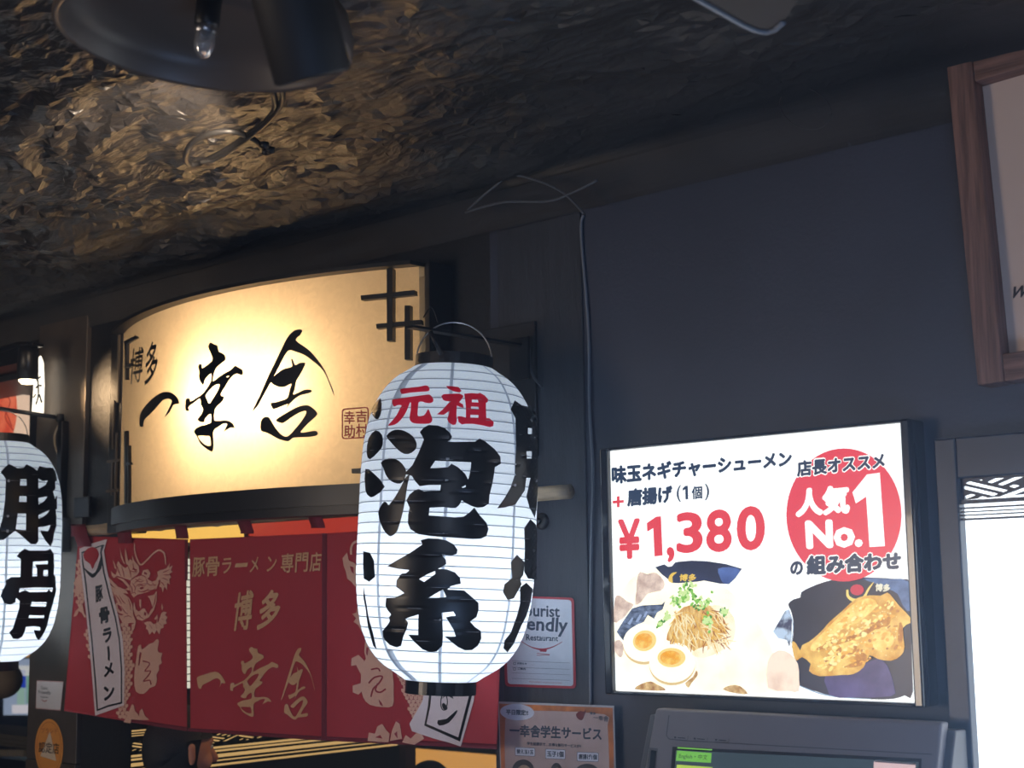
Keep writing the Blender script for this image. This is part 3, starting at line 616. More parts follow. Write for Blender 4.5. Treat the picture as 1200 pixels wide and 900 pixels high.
# ---------------------------------------------------------------- bamboo rod and noren
rod = thing('bamboo_rod', 'bamboo pole above the red curtain', 'pole', at(380, 600, -.075))
ra = at(100, 622, -.075); rb_ = at(668, 576, -.075); dz = (rb_.z - ra.z)
rp = []; rad = []; N = 64
for i in range(N + 1):
    t = i / N; rp.append(ra.lerp(rb_, t)); rad.append(.0165 + (.0025 if i % 9 == 4 else 0))
tube('pole', rp, rad, BAMB, rod, 16)
NY = -.075
def nw(X, Z):
    return .010 * np.sin(X * 9.5 + 1.2 + .6 * (Z - 1.6)) * np.clip((1.93 - Z) / .35, 0, 1) + .006 * np.sin(X * 23 + Z * 2) * np.clip((1.95 - Z) / .5, 0, 1)
NSURF = Implicit(lambda P: -(P[..., 1] - (NY + nw(P[..., 0], P[..., 2]))), 2.8, 5.8)
cur = thing('noren_curtain', 'red split shop curtain with pale dragon and brushed characters under the sign', 'curtain', at(320, 730, NY))
def cloth(name, q, m, lift=0, nx=60, nz=60, thick=.0012):
    P = []
    for j in range(nz + 1):
        for i in range(nx + 1):
            u, v = i / nx, j / nz
            P.append(tuple((1 - u) * (1 - v) * q[0][a] + u * (1 - v) * q[1][a] + u * v * q[2][a] + (1 - u) * v * q[3][a] for a in (0, 1)))
    W = NSURF.hit(P, lift); n = len(W); vs = [Vector(x) for x in W] + [Vector(x) + Vector((0, thick, 0)) for x in W]; fs = []
    for j in range(nz):
        for i in range(nx):
            a = j * (nx + 1) + i; f = [a, a + nx + 1, a + nx + 2, a + 1]; fs.append(f); fs.append([k + n for k in f[::-1]])
    bd = [j * (nx + 1) for j in range(nz + 1)] + [nz * (nx + 1) + i for i in range(1, nx + 1)] + [j * (nx + 1) + nx for j in range(nz - 1, -1, -1)] + [i for i in range(nx - 1, 0, -1)]
    for a, b in zip(bd, bd[1:] + bd[:1]): fs.append([a, b, b + n, a + n])
    return meshobj(name, vs, fs, m, cur, True)
pan1 = cloth('curtain_panel', [(92, 628), (218, 632), (219, 857), (75, 833)], CLOTH)
pan2 = cloth('curtain_panel', [(222.5, 632), (379, 625), (378, 868), (223, 856)], CLOTH)
pan3 = cloth('curtain_panel', [(381, 625), (592, 612), (582, 878), (381, 868)], CLOTH)
cloth('seam', [(377.5, 625), (383, 625), (382.5, 868), (376.5, 868)], CLOTHD, .0012, 4, 40)
cloth('seam', [(216.5, 632), (220, 632), (219.5, 680), (216.5, 680)], CLOTHD, .0012, 3, 20)
cloth('hem', [(220, 853), (378, 863), (378, 868), (220, 857)], CLOTHD, .0012, 40, 2)
cloth('hem', [(150, 842), (219, 852), (219, 857), (150, 846)], CLOTHD, .0012, 20, 2)
cloth('hem', [(381, 863), (582, 872), (582, 878), (381, 868)], CLOTHD, .0012, 40, 2)
for xt, xb, w_ in ((92, 99, 16), (143, 147, 16), (209, 214, 14), (283, 290, 15), (366, 373, 16), (447, 452, 16), (524, 530, 16), (578, 583, 14)):
    yt = 622 - (xt - 100) * .0796; L = []
    for x, y, Yy in ((xt, yt + 6, NY + .03), (xt, yt - 6, NY + .015), (xt, yt - 8.5, NY - .002), (xt + 1, yt - 5, NY - .018), (xt + 3, yt + 4, NY - .020), (xb, yt + 15, NY - .006), (xb, yt + 18, NY - .004)):
        L.append((at(x - w_ / 2, y, Yy), at(x + w_ / 2, y, Yy)))
    vs = [p for ab in L for p in ab]; vs += [p + Vector((0, -.002, 0)) for p in vs[:]]; n = len(L); k = 2 * n; fs = []
    for i in range(n - 1):
        a = 2 * i; fs += [[a, a + 1, a + 3, a + 2], [a + k, a + 2 + k, a + 3 + k, a + 1 + k], [a, a + 2, a + 2 + k, a + k], [a + 1, a + 1 + k, a + 3 + k, a + 3]]
    meshobj('hanging_loop', vs, fs, CLOTHD if xt > 70 else CLOTH, cur, True)
NL = .0022; TJ = lambda P: T(125, 630, 6, P); TK = lambda P: T(70, 620, 3.913, P); TM = lambda P: T(220, 740, 7.5, P); TN = lambda P: T(380, 630, 3.75, P); TO = lambda P: T(370, 620, 3.461, P)
def nd(name, outs, holes, m, par, lift=NL, g=9): return decal(name, outs, holes, NSURF, m, par, lift, g)
# middle panel lettering
xs_ = [(225.5, 240, '豚'), (241, 257, '骨'), (260, 271, 'ラ'), (275.5, 290, 'ー'), (293, 303, 'メ'), (313, 324, 'ン'), (329, 344, '専'), (346, 361, '門'), (363, 376.5, '店')]
for x0, x1, ch in xs_:
    yc = 665 - (x0 - 225) * .045; hh = 11.5 if ch in '豚骨専門店' else (2.5 if ch == 'ー' else 9)
    text('printed_character', ch, [(x0 + .8, yc - hh), (x1 + .8, yc - hh - 1), (x1 - .6, yc + hh - 1), (x0 - .6, yc + hh)], NSURF, PRINTB, pan2, NL, .018)
text('printed_character', '博', [(277, 695), (298, 690), (294, 737), (271, 740)], NSURF, PRINTB, pan2, NL, .02)
text('printed_character', '多', [(308, 692), (331, 690), (326, 733), (300, 739)], NSURF, PRINTB, pan2, NL, .03)
def aff(P, a, b):
    return [(b[0] + (x - a[0]) / (a[2] - a[0]) * (b[2] - b[0]), b[1] + (y - a[1]) / (a[3] - a[1]) * (b[3] - b[1])) for x, y in P]
nd('printed_character', [SP(TM([(82,430),(85,400),(150,378),(240,352),(290,380),(328,440),(325,458),(300,452),(290,470),(275,497),(288,455),(285,430),(255,410),(200,435),(130,472),(120,500),(100,500),(88,475)]))], [], PRINTB, pan2)
KA = lambda P: TM(aff(P, (378, 118, 760, 838), (373, 135, 798, 750)))
SA = lambda P: TM(aff(P, (32, 90, 572, 828), (818, 145, 1116, 776)))
nd('printed_character', [SP(KA(G_KOU_O))], [SP(KA(h)) for h in G_KOU_H[:2]], PRINTB, pan2)
nd('printed_character', [SP(SA(o)) for o in G_SHA_O], [], PRINTB, pan2)
# dragon on the left panel
DR = [
 [(30,235),(45,250),(62,262),(75,225),(70,190),(80,165),(105,195),(130,215),(150,200),(150,170),(165,150),(180,165),(178,120),(195,165),(225,200),(230,240),(215,262),(180,285),(165,300),(120,285),(75,268),(50,285),(35,265)],
 [(92,62),(100,100),(115,150),(130,190),(118,180),(100,140)], [(130,70),(140,110),(150,160),(152,195),(135,185),(128,130)], [(42,152),(60,190),(70,225),(55,215)],
 [(0,262),(40,305),(80,345),(130,365),(155,395),(110,390),(60,355),(15,310)], [(62,275),(120,292),(160,335),(163,372),(130,366),(150,350),(110,305)],
 [(170,300),(200,280),(245,265),(255,230),(290,222),(308,250),(300,275),(285,290),(320,310),(345,300),(360,270),(355,240),(385,225),(405,240),(400,265),(360,330),(350,360),(310,375),(255,392),(215,402),(190,422),(172,400),(162,350)],
 [(385,230),(420,215),(445,178),(440,210),(465,195),(450,230),(465,240),(440,255),(455,280),(440,290),(445,330),(425,320),(425,370),(405,345),(395,390),(385,350),(370,345),(375,300)],
 [(352,375),(352,440),(332,510),(297,560),(250,585),(215,575),(197,540),(187,500),(192,450),(205,505),(225,520),(255,498),(268,500),(292,545),(312,505),(325,495),(302,430),(287,412),(330,402)],
 [(228,435),(243,435),(240,500),(230,480)],
 [(20,330),(90,375),(155,420),(180,470),(186,540),(206,590),(200,600),(165,600),(130,610),(110,600),(80,540),(50,450)],
 [(262,600),(285,590),(310,590),(330,610),(350,600),(335,570),(355,540),(365,590),(385,530),(400,520),(425,525),(410,545),(430,560),(415,580),(425,605),(400,610),(400,635),(380,640),(370,680),(350,650),(335,680),(320,660),(300,685),(290,650),(275,640),(280,620)],
 [(388,460),(397,490),(390,515),(383,490)], [(175,612),(205,595),(195,640),(175,665)]]
DH = [ [(232,352),(250,345),(264,352),(252,362),(236,362)], [(60,318),(90,338),(95,348),(65,330)],
 [(40,400),(55,420),(70,455),(60,470),(45,430)], [(75,470),(95,480),(110,510),(100,520),(80,500)], [(60,510),(85,530),(120,540),(100,548),(70,530)], [(265,520),(280,530),(275,550),(262,545)],
 [(185,215),(215,225),(212,232),(180,225)], [(340,580),(352,570),(352,598),(342,605)], [(355,575),(362,560),(365,590),(358,600)], [(365,300),(378,295),(375,330),(365,335)], [(265,240),(285,250),(280,262),(262,255)] ]
nd('printed_dragon', [TJ(p) for p in DR], [TJ(p) for p in DH], PRINT, pan1, NL, 12)
lines = [[(196,322),(215,305),(240,312),(262,300)],[(205,345),(225,330),(250,328),(275,322)],[(218,375),(245,382),(275,372),(295,360)],[(285,318),(305,335),(325,330)],[(320,315),(335,335),(350,330)],[(180,320),(200,350),(195,380)],[(160,330),(178,360),(176,395)],[(235,262),(262,270),(280,285)],[(75,200),(85,240),(100,270)],[(105,200),(115,240),(125,280)],[(150,205),(165,240),(170,280)],[(185,180),(190,215),(210,250)],[(165,232),(190,240),(215,236)],
 [(170,395),(195,385),(205,400)],[(200,290),(215,300),(230,292),(246,300)],[(222,345),(240,335),(262,340),(275,330)],[(260,385),(285,372),(320,370),(345,355)],[(275,290),(285,310),(280,330)],
 [(205,560),(225,545),(240,560),(262,572)],[(345,400),(338,450),(320,500)],[(40,380),(60,420),(75,460)],[(60,400),(90,440),(105,470)],[(90,410),(115,450),(140,470)],[(100,480),(125,520),(150,540)],[(120,560),(150,550),(175,560)],[(150,430),(165,470),(170,510)],[(75,300),(110,320),(140,350)],
 [(395,245),(420,235),(440,225)],[(398,262),(425,262),(448,262)],[(390,285),(412,290),(432,300)],[(380,310),(395,325),(405,340)],[(300,610),(320,640)],[(345,600),(350,640)],[(370,600),(385,620)],[(385,570),(405,580)]]
nd('printed_dragon_line', [stroke(TJ(l), [.45, 1.0, .4], 3) for l in lines], [], CLOTH, pan1, NL + .0005, 12)
nd('printed_dragon_whisker', [stroke(TJ([(195,40),(200,110),(235,190),(280,160),(330,110),(370,88),(405,115),(415,190)]), [1, 1.6, 2.2, 2, 1.8, 2.2, 2, 1])], [], PRINT, pan1)
def scales(poly_px, rows, name, par):
    """scaly body: many small scales separated by red gaps"""
    rs_ = random.Random(4); outs = []; ys = [p[1] for p in poly_px]; y = min(ys); k = 0
    while y < max(ys):
        xs = [p[0] for p in poly_px]; x = min(xs) + (2.4 if k % 2 else 0)
        while x < max(xs):
            j = lambda: rs_.uniform(-.35, .35); s = [(x - 2.2 + j(), y - 1.9 + j()), (x + 2.1 + j(), y - 2.2 + j()), (x + 2.4 + j(), y + .9 + j()), (x + .2 + j(), y + 2.9), (x - 2.2 + j(), y + 1.3 + j())]
            if sum(inside(q, poly_px) for q in s) > 3: outs.append(s)
            x += 4.9
        y += 4.3; k += 1
    V = []; Fs = []
    for s in outs:
        b = len(V); V += s; Fs.append([b + 4, b + 3, b + 2, b + 1, b])
    W = NSURF.hit(V, NL); return tag(meshobj(name, [Vector(p) for p in W], Fs, PRINT, par), kind='stuff')
scales([(141, 728), (157, 735), (155, 760), (158, 780), (152, 820), (150, 845), (136, 845), (136, 780)], 0, 'printed_scales', pan1)
scales([(92, 645), (100, 660), (101, 706), (96, 712), (88, 716), (86, 690), (88, 660)], 0, 'printed_scales', pan1)
scales([(100, 722), (108, 742), (110, 800), (104, 780), (98, 745)], 0, 'printed_scales', pan1)
TP = lambda P: T(70, 620, 3.755, P)
nd('printed_dragon_claw', [TP(p) for p in ([(60,385),(70,360),(90,340),(100,330),(108,370),(118,385),(108,390),(98,370),(84,360),(76,380),(66,385)], [(66,225),(82,200),(96,215),(98,260),(80,290),(64,300),(70,260)])], [], PRINT, pan1)
nd('printed_dragon_ball', [SP(TP([(332,600),(338,560),(345,515),(358,510),(362,530),(395,505),(412,500),(425,485),(437,492),(430,530),(440,545),(452,545),(445,570),(450,590),(436,600),(438,620),(425,640),(428,660),(420,690),(395,700),(370,725),(335,715),(327,660)]))],
 [stroke(TP([(365,580),(395,590),(385,610),(375,625),(400,625),(385,650),(368,670),(395,665),(402,685)]), 1.4), TP([(352,540),(360,545),(350,600),(345,600)])], PRINT, pan1, NL, 9)
nd('printed_flames', [TP(p) for p in ([(290,835),(305,800),(318,770),(326,775),(330,800),(345,815),(350,840)], [(345,840),(352,800),(362,790),(375,822),(395,840)], [(280,850),(300,815),(315,835),(312,855)])], [], PRINT, pan1)
# vertical white banners
ban = nd('white_banner', [TK([(90,90),(150,65),(217,46),(203,100),(215,180),(240,290),(268,400),(288,500),(297,640),(295,808),(230,832),(162,856),(150,700),(135,520),(120,380),(105,250),(93,150)])], [], PRINTW, pan1, NL + .0006)
nd('banner_border', [TK([(99,105),(195,72),(205,72),(192,105),(204,190),(230,300),(258,405),(276,505),(286,640),(286,800),(225,815),(170,835),(160,700),(145,520),(130,380),(116,250),(102,150)])],
   [TK([(104,112),(188,80),(190,82),(185,107),(198,195),(224,303),(252,408),(270,508),(280,640),(280,793),(222,807),(175,826),(166,700),(151,520),(136,380),(122,250),(108,150)])], INK, pan1, NL + .0012)
nd('banner_mark', [SP(TK([(108,118),(125,92),(150,82),(170,92),(180,115),(172,140),(160,160),(150,185),(140,160),(118,145)]))], [], CLOTH, pan1, NL + .0016)
nd('banner_mark', [SP(TK([(112,178),(150,205),(172,180),(190,120),(196,140),(190,180),(172,205),(150,225),(120,195)]))], [], INK, pan1, NL + .0013)
for ch, cx, cy, sx, sy, of in (('豚', 178, 295, 34, 76, .04), ('骨', 202, 395, 48, 74, .04), ('ラ', 216, 487, 40, 66, .05), ('ー', 222, 572, 8, 50, .05), ('メ', 222, 645, 46, 60, .05), ('ン', 224, 750, 50, 66, .05)):
    if ch == 'ー': nd('banner_character', [TK([(217, 540), (226, 535), (230, 565), (229, 605), (221, 600), (220, 565)])], [], INK, pan1, NL + .0012); continue
    text('banner_character', ch, TK([(cx - sx / 2, cy - sy / 2 + 6), (cx + sx / 2, cy - sy / 2 - 6), (cx + sx / 2 + 4, cy + sy / 2 - 6), (cx - sx / 2 + 4, cy + sy / 2 + 6)]), NSURF, INK, pan1, NL + .0012, of)
# right panel
nd('printed_dragon', [TN(p) for p in ([(80,90),(100,65),(108,100),(130,110),(150,130),(158,160),(150,215),(135,215),(120,195),(100,180),(95,150),(85,125)],
 [(148,270),(152,300),(170,340),(178,420),(165,415),(150,385),(128,370),(140,355),(122,335),(140,330),(146,300)], [(180,455),(210,470),(230,500),(215,520),(190,560),(175,500)],
 [(120,530),(150,515),(175,540),(160,600),(140,560),(118,565)], [(125,650),(160,640),(175,665),(150,690),(125,680)])], [TN([(112,125),(128,130),(130,160),(120,150)]), TN([(185,480),(195,485),(190,520),(184,510)])], PRINT, pan3)
nd('printed_dragon_whisker', [stroke(TN([(158,10),(130,22),(118,45),(118,75)]), 2.6)], [], PRINT, pan3)
nd('printed_dragon_ball', [SP(TN([(178,540),(200,515),(240,520),(265,550),(300,590),(305,690),(300,740),(260,745),(200,735),(170,700),(160,640),(165,570)]))],
 [stroke(TN([(205,580),(235,575),(245,588)]), 1.8), stroke(TN([(195,640),(220,615),(255,610),(240,640),(215,665),(205,700)]), 1.9), stroke(TN([(235,640),(225,670),(245,680),(270,665)]), 1.9), TN([(238,710),(252,725),(258,742),(245,735)])], PRINT, pan3)
scales(TO([(320,565),(400,590),(470,650),(440,800),(432,850),(405,800),(370,730),(345,650)]), 0, 'printed_scales', pan3)
nd('printed_flames', [TO(p) for p in ([(210,860),(215,825),(240,830),(250,800),(270,790),(285,815),(300,830),(295,865)], [(300,860),(310,815),(325,780),(340,790),(345,815),(350,850)], [(350,865),(365,835),(385,850),(420,815),(440,850),(400,875)])], [TO([(240,845),(262,835),(270,850)]), TO([(318,830),(330,820),(332,850)])], PRINT, pan3)
nd('white_banner', [TO([(380,790),(432,700),(462,560),(660,545),(640,700),(588,882),(540,866),(480,850),(390,820)])], [], PRINTW, pan3, NL + .0006)
nd('banner_border', [TO([(466,600),(636,600),(648,600),(640,650),(585,862),(440,797),(455,720)])], [TO([(476,610),(636,610),(628,650),(578,845),(449,790),(464,720)])], INK, pan3, NL + .0012)
nd('banner_character', [SP(TO(p)) for p in ([(512,712),(520,705),(535,725),(528,735),(516,728)], [(495,775),(530,770),(570,735),(572,745),(540,785),(500,797)], [(510,690),(535,660),(545,665),(560,688),(545,682),(530,675)])], [], INK, pan3, NL + .0012)


# ---------------------------------------------------------------- wall cables
cb = thing('wall_cable', 'thin grey cable hanging down the dark wall left of the screen', 'cable', at(690, 500))
tube('cable', smoothpts([at(p[0], p[1], -.006) for p in ((684, 252), (681, 262), (682, 290), (687, 350), (690, 400), (691, 480), (695, 560), (693, 640), (692, 720), (692, 830))]), .0035, mat('wall_cable_grey', (.2, .22, .26), .45), cb, 8)
tube('string', smoothpts([at(p[0], p[1], -.10) for p in ((545, 249), (590, 237), (640, 236), (668, 227), (700, 211))]), .003, mat('grey_cable', (.10, .11, .13), .5), cb, 6)
tube('string', smoothpts([at(p[0], p[1], -.10) for p in ((548, 246), (575, 222), (600, 206), (630, 212), (660, 226), (684, 250))]), .003, mat('grey_cable', (.10, .11, .13), .5), cb, 6)
wr = thing('wire_ring', 'faint round wire ring under the ceiling near the wooden frame', 'wire', at(944, 127, -.25))
tube('ring', [at(944 + 30 * math.cos(a), 127 + 24 * math.sin(a) + 6 * math.cos(a), -.12) for a in [2 * math.pi * k / 32 for k in range(33)]], .0012, mat('dull_wire', (.06, .06, .07), .5), wr, 5)
kn = at(636, 611, -.007)
kb = thing('rotary_switch', 'round black rotary switch on the post right of the middle lantern', 'switch', kn)
lathe('knob', [(.019, 0), (.019, .006), (.015, .012), (.001, .013)], Matrix.Translation(kn) @ Matrix.Rotation(math.radians(90), 4, 'X'), BLACK, kb, 24)
lathe('grip', [(.008, .012), (.008, .020), (.001, .021)], Matrix.Translation(kn) @ Matrix.Rotation(math.radians(90), 4, 'X'), BLKGL, kb, 16)
# ---------------------------------------------------------------- menu screen
mon = thing('menu_screen', 'bright backlit menu screen with noodle bowl and fried chicken picture', 'screen', at(890, 820, -.03))
SCY = -.052; SP_ = YP(SCY)
def hz(px, y): return at(px, y, SCY)
MB_ = mat('bezel', (.018, .022, .032), .16, coat=.5)
x0 = hz(709, 650).x; x1 = hz(1077, 650).x; z1 = hz(1064, 491).z; z0 = hz(1078, 829).z
box('housing', (x0, -.046, z0), (x1, -.001, z1), MB_, mon, .006)
fx0 = hz(718, 650).x; fx1 = hz(1065.5, 650).x; fz1 = hz(890, 512).z; fz0 = hz(890, 816).z
box('bezel_bar', (x0, -.064, z0), (fx0, -.0465, z1), MB_, mon, .004)
box('bezel_bar', (fx1, -.064, z0), (x1, -.0465, z1), MB_, mon, .004)
box('bezel_bar', (fx0, -.064, fz1), (fx1, -.0465, z1), MB_, mon, .004)
box('bezel_bar', (fx0, -.064, z0), (fx1, -.0465, fz0), MB_, mon, .004)
GW = glowmat('screen_white', (.90, .96, 1.0), 1.35)
box('display', (fx0, -.0525, fz0), (fx1, -.0466, fz1), GW, mon)
def inx(P):
    out = []
    for x, y in P:
        xr = 1059.5 + (y - 497) / 324 * 11; xl = 717.5 + (y - 530) / 281 * 2.5
        x = min(max(x, xl), xr); yb = 810.5 + (x - 720) / 351 * 10.5; out.append((x, min(y, yb)))
    return out
LY = [0.0006]
def scr(name, outs, m, holes=[]):
    LY[0] += .00022
    return decal(name, [inx(o) for o in outs], holes, SP_, m, mon, LY[0])
TQ = lambda P: T(715, 650, 5.453, P); TR_ = lambda P: T(900, 650, 5, P)
G = lambda n, c, st=1.0, **k: glowmat('screen_' + n, s2l(*c), st, **k)
scr('picture_broth', [SP(TQ([(60,240),(200,100),(300,90),(420,170),(560,160),(700,190),(800,260),(900,380),(1000,520),(1060,700),(1060,880),(700,880),(300,850),(100,760),(20,640),(20,420)]))], G('cream', (255, 250, 222), 1.25, c2=s2l(255, 255, 248), scale=14))
scr('picture_pork_slice', [SP(TQ([(300,125),(345,170),(340,215),(300,235),(275,190),(262,120)]))], G('pork_dark', (176, 142, 132), 1.0, c2=s2l(226, 196, 184), scale=60))
for pk in [SP(TQ([(190,110),(235,125),(262,118),(300,120),(345,170),(340,215),(300,235),(240,250),(200,300),(160,320),(168,230),(172,160)])), SP(TQ([(30,280),(60,262),(110,300),(150,320),(120,360),(90,400),(60,420),(25,430)])), SP(TQ([(25,560),(60,545),(85,580),(80,640),(60,655),(25,610)]))]: scr('picture_pork', [pk], G('pork', (196, 168, 158), 1.0, c2=s2l(246, 226, 214), scale=45))
scr('picture_bowl', [TQ([(288,80),(345,62),(372,78),(395,74),(415,50),(440,45),(520,38),(620,42),(740,60),(842,90),(800,150),(760,188),(700,185),(600,165),(560,172),(440,182),(400,180),(330,125)])], G('navy', (22, 26, 48), 1.0, c2=s2l(52, 62, 104), scale=8))
scr('picture_bowl_shine', [SP(TQ([(690,90),(760,80),(830,96),(795,150),(755,184),(720,178),(700,140)]))], G('blue', (88, 118, 190), 1.0, c2=s2l(60, 84, 150), scale=20))
scr('picture_gold_mark', [SP(TQ([(372,165),(378,135),(400,115),(428,112),(405,132),(398,150),(400,180),(385,175)]))], G('gold', (240, 205, 90)))
def stext(s, q, m, off=0, shear=0, name='screen_text'):
    LY[0] += .00022; return text(name, s, q, SP_, m, mon, LY[0], off, shear)
stext('博多', TQ([(445, 124), (552, 122), (548, 168), (440, 170)]), G('gold', (240, 205, 90)), .04)
scr('picture_seaweed', [TQ([(42,492),(80,430),(140,345),(200,325),(330,318),(352,298),(335,350),(300,370),(280,410),(240,385),(215,430),(165,450),(130,500),(85,550),(60,520)])], G('seaweed', (34, 42, 66), 1.0, c2=s2l(120, 140, 180), scale=55, stretch=(1, 1, 2.5)))
scr('picture_seaweed_shine', [TQ([(110,440),(140,400),(150,405),(128,450)]), TQ([(160,430),(190,380),(205,385),(180,430)]), TQ([(210,400),(230,360),(240,365),(228,395)])], G('seaweed_shine', (150, 172, 215)))
scr('picture_noodles', [SP(TQ([(360,545),(385,460),(420,390),(470,335),(560,320),(660,330),(740,400),(770,480),(740,530),(690,560),(650,620),(570,640),(500,590),(440,565)]))], G('amber', (205, 140, 50), 1.0, c2=s2l(250, 222, 150), scale=70, stretch=(1.6, 1, .5)))
rr_ = random.Random(3)
scr('picture_broth_shade', [SP(TQ([(640,330),(720,330),(790,400),(800,500),(770,570),(700,620),(600,660),(520,640),(560,600),(680,560),(740,480),(720,400)]))], G('broth_shade', (246, 238, 200), 1.1, c2=s2l(255, 252, 234), scale=26))
for nm, c, nn in (('strand_dark', (176, 108, 36), 46), ('strand_gold', (238, 190, 90), 80), ('strand_pale', (255, 240, 196), 60)):
    L = []
    for k in range(nn):
        x = rr_.uniform(400, 720); y = rr_.uniform(350, 560); a = rr_.gauss(1.4 if x < 560 else .9, .5); l = rr_.uniform(40, 110)
        L.append(stroke(TQ([(x, y), (x + l * .5 * math.cos(a) + rr_.uniform(-14, 14), y + l * .5 * math.sin(a)), (x + l * math.cos(a), min(y + l * math.sin(a), 650))]), [.6, 1.5, .5], 3))
    tag(scr('picture_noodle_strands', L, G(nm, c)), kind='stuff')
for nm, c, nn in (('leek_dark', (74, 150, 52), 50), ('leek', (134, 204, 84), 90), ('leek_pale', (214, 244, 170), 70)):
    L = []
    for k in range(nn):
        cx, cy, sx, sy = rr_.choice([(490, 215, 35, 30), (480, 270, 40, 25), (560, 290, 45, 30), (610, 310, 28, 30), (620, 420, 18, 35), (735, 365, 18, 12), (365, 400, 12, 16), (320, 440, 14, 10), (430, 290, 30, 25)])
        x = rr_.gauss(cx, sx * .7); y = rr_.gauss(cy, sy * .8); L.append(ell(*TQ([(x, y)])[0], rr_.uniform(1.4, 3.6), rr_.uniform(1.0, 2.2), 9, rr_.uniform(0, 3)))
    tag(scr('picture_leek', L, G(nm, c)), kind='stuff')
for (cx, cy, rx, ry, yx, yy, yrx, yry, ro) in ((215, 565, 132, 125, 220, 550, 76, 66, -.3), (396, 695, 146, 128, 392, 658, 90, 62, 0)):
    c_ = TQ([(cx, cy + 12)])[0]; scr('picture_egg_shade', [ell(c_[0], c_[1], rx / 5.45, ry / 5.45, 40)], G('egg_shade', (232, 205, 150)))
    c_ = TQ([(cx, cy)])[0]; scr('picture_egg_white', [ell(c_[0], c_[1], rx / 5.45, ry / 5.45 * .96, 40)], G('egg_white', (255, 252, 240), 1.25))
    c_ = TQ([(yx, yy)])[0]; scr('picture_yolk', [ell(c_[0], c_[1], yrx / 5.45, yry / 5.45, 36, ro)], G('yolk_rim', (255, 226, 140)))
    scr('picture_yolk', [ell(c_[0] - 1, c_[1], yrx / 5.45 * .74, yry / 5.45 * .72, 30, ro)], G('yolk', (250, 172, 40), 1.0, c2=s2l(255, 214, 110), scale=60, lo=.45))
scr('picture_crust', [SP(TQ([(155,858),(200,825),(260,810),(300,830),(340,850),(350,868),(250,868)])), SP(TQ([(720,860),(770,835),(830,840),(880,890),(800,885)])), SP(TQ([(480,820),(530,780),(550,740),(560,770),(520,820),(500,850)]))], G('crust', (170, 120, 70), 1.0, c2=s2l(235, 205, 150), scale=70))
# right half: plate with fried chicken
scr('picture_side_bowl', [TR_([(30,450),(60,400),(100,330),(125,320),(140,380),(138,480),(125,540),(110,500),(60,490)])], G('side_bowl', (60, 66, 100), 1.0, c2=s2l(190, 215, 245), scale=26, lo=.45, hi=.55))
scr('picture_plate', [SP(TR_([(118,290),(150,262),(190,250),(195,220),(250,190),(330,160),(420,140),(520,133),(640,135),(760,143),(860,160),(862,300),(862,800),(800,825),(735,845),(600,848),(400,832),(280,800),(185,765),(170,640),(140,540),(148,470),(148,390),(135,330)]))], G('plate', (20, 26, 46), 1.0, c2=s2l(34, 42, 68), scale=9))
scr('picture_plate_shine', [SP(TR_([(560,140),(700,142),(840,160),(838,330),(790,300),(760,230),(700,200),(620,165)]))], G('plate_shine', (92, 130, 186), 1.0, c2=s2l(50, 80, 130), scale=30))
scr('picture_plate_rim', [stroke(TR_([(185,768),(300,812),(420,835),(600,846)]), [.8, 1.6, 1.2, .6], 5), stroke(TR_([(130,345),(148,420),(136,520)]), .8, 5)], G('plate_rim', (150, 180, 215)))
scr('picture_reflection', [SP(TR_([(345,660),(560,640),(640,610),(700,650),(740,780),(720,830),(500,836),(360,822)]))], G('violet', (48, 44, 92), 1.0, c2=s2l(84, 78, 140), scale=16))
scr('picture_mark', [stroke(TR_([(465,205),(470,245),(510,268),(560,250),(590,200),(620,160)]), [2.2, 3.4, 4, 3, 2.4, .5], 5)], G('mark_yellow', (250, 225, 130)))
scr('picture_mark', [ell(*TR_([(522, 206)])[0], 8, 6.4, 24)], G('mark_red', (205, 50, 80)))
stext('博多', TR_([(630, 168), (718, 172), (714, 218), (628, 214)]), G('mark_pale', (235, 235, 215)), .05)
scr('picture_chicken', [SP(TR_([(140,510),(165,520),(188,560),(200,530),(240,510),(290,470),(330,430),(360,395),(440,325),(520,255),(600,238),(660,240),(700,222),(730,250),(770,300),(838,370),(835,400),(790,430),(800,540),(780,590),(720,622),(640,610),(595,590),(560,660),(500,700),(430,705),(300,712),(240,680),(250,640),(200,600),(170,620),(150,590)]))], G('chicken', (214, 150, 50), 1.0, c2=s2l(252, 214, 120), scale=28))
scr('picture_chicken_light', [SP(TR_([(260,520),(340,440),(430,350),(520,275),(600,255),(640,290),(600,340),(520,400),(430,440),(350,500),(290,560),(250,560)])), SP(TR_([(300,620),(400,580),(490,560),(520,575),(460,610),(380,630),(320,650)])), SP(TR_([(610,500),(650,450),(700,440),(740,490),(720,540),(660,560),(620,550)]))], G('chicken_light', (255, 228, 140), 1.1, c2=s2l(240, 186, 84), scale=48))
scr('picture_chicken_dark', [SP(TR_([(660,370),(700,340),(720,380),(700,420),(640,430),(560,480),(430,520),(300,560),(290,545),(420,495),(540,455),(620,410)])), SP(TR_([(500,590),(540,570),(580,590),(560,640),(510,660),(440,660),(500,630)])), SP(TR_([(770,400),(790,420),(785,540),(760,500)]))], G('chicken_dark', (176, 106, 34), 1.0, c2=s2l(222, 160, 62), scale=60))
CHP = [(270,540),(520,280),(700,260),(770,330),(780,560),(640,590),(540,650),(310,680)]
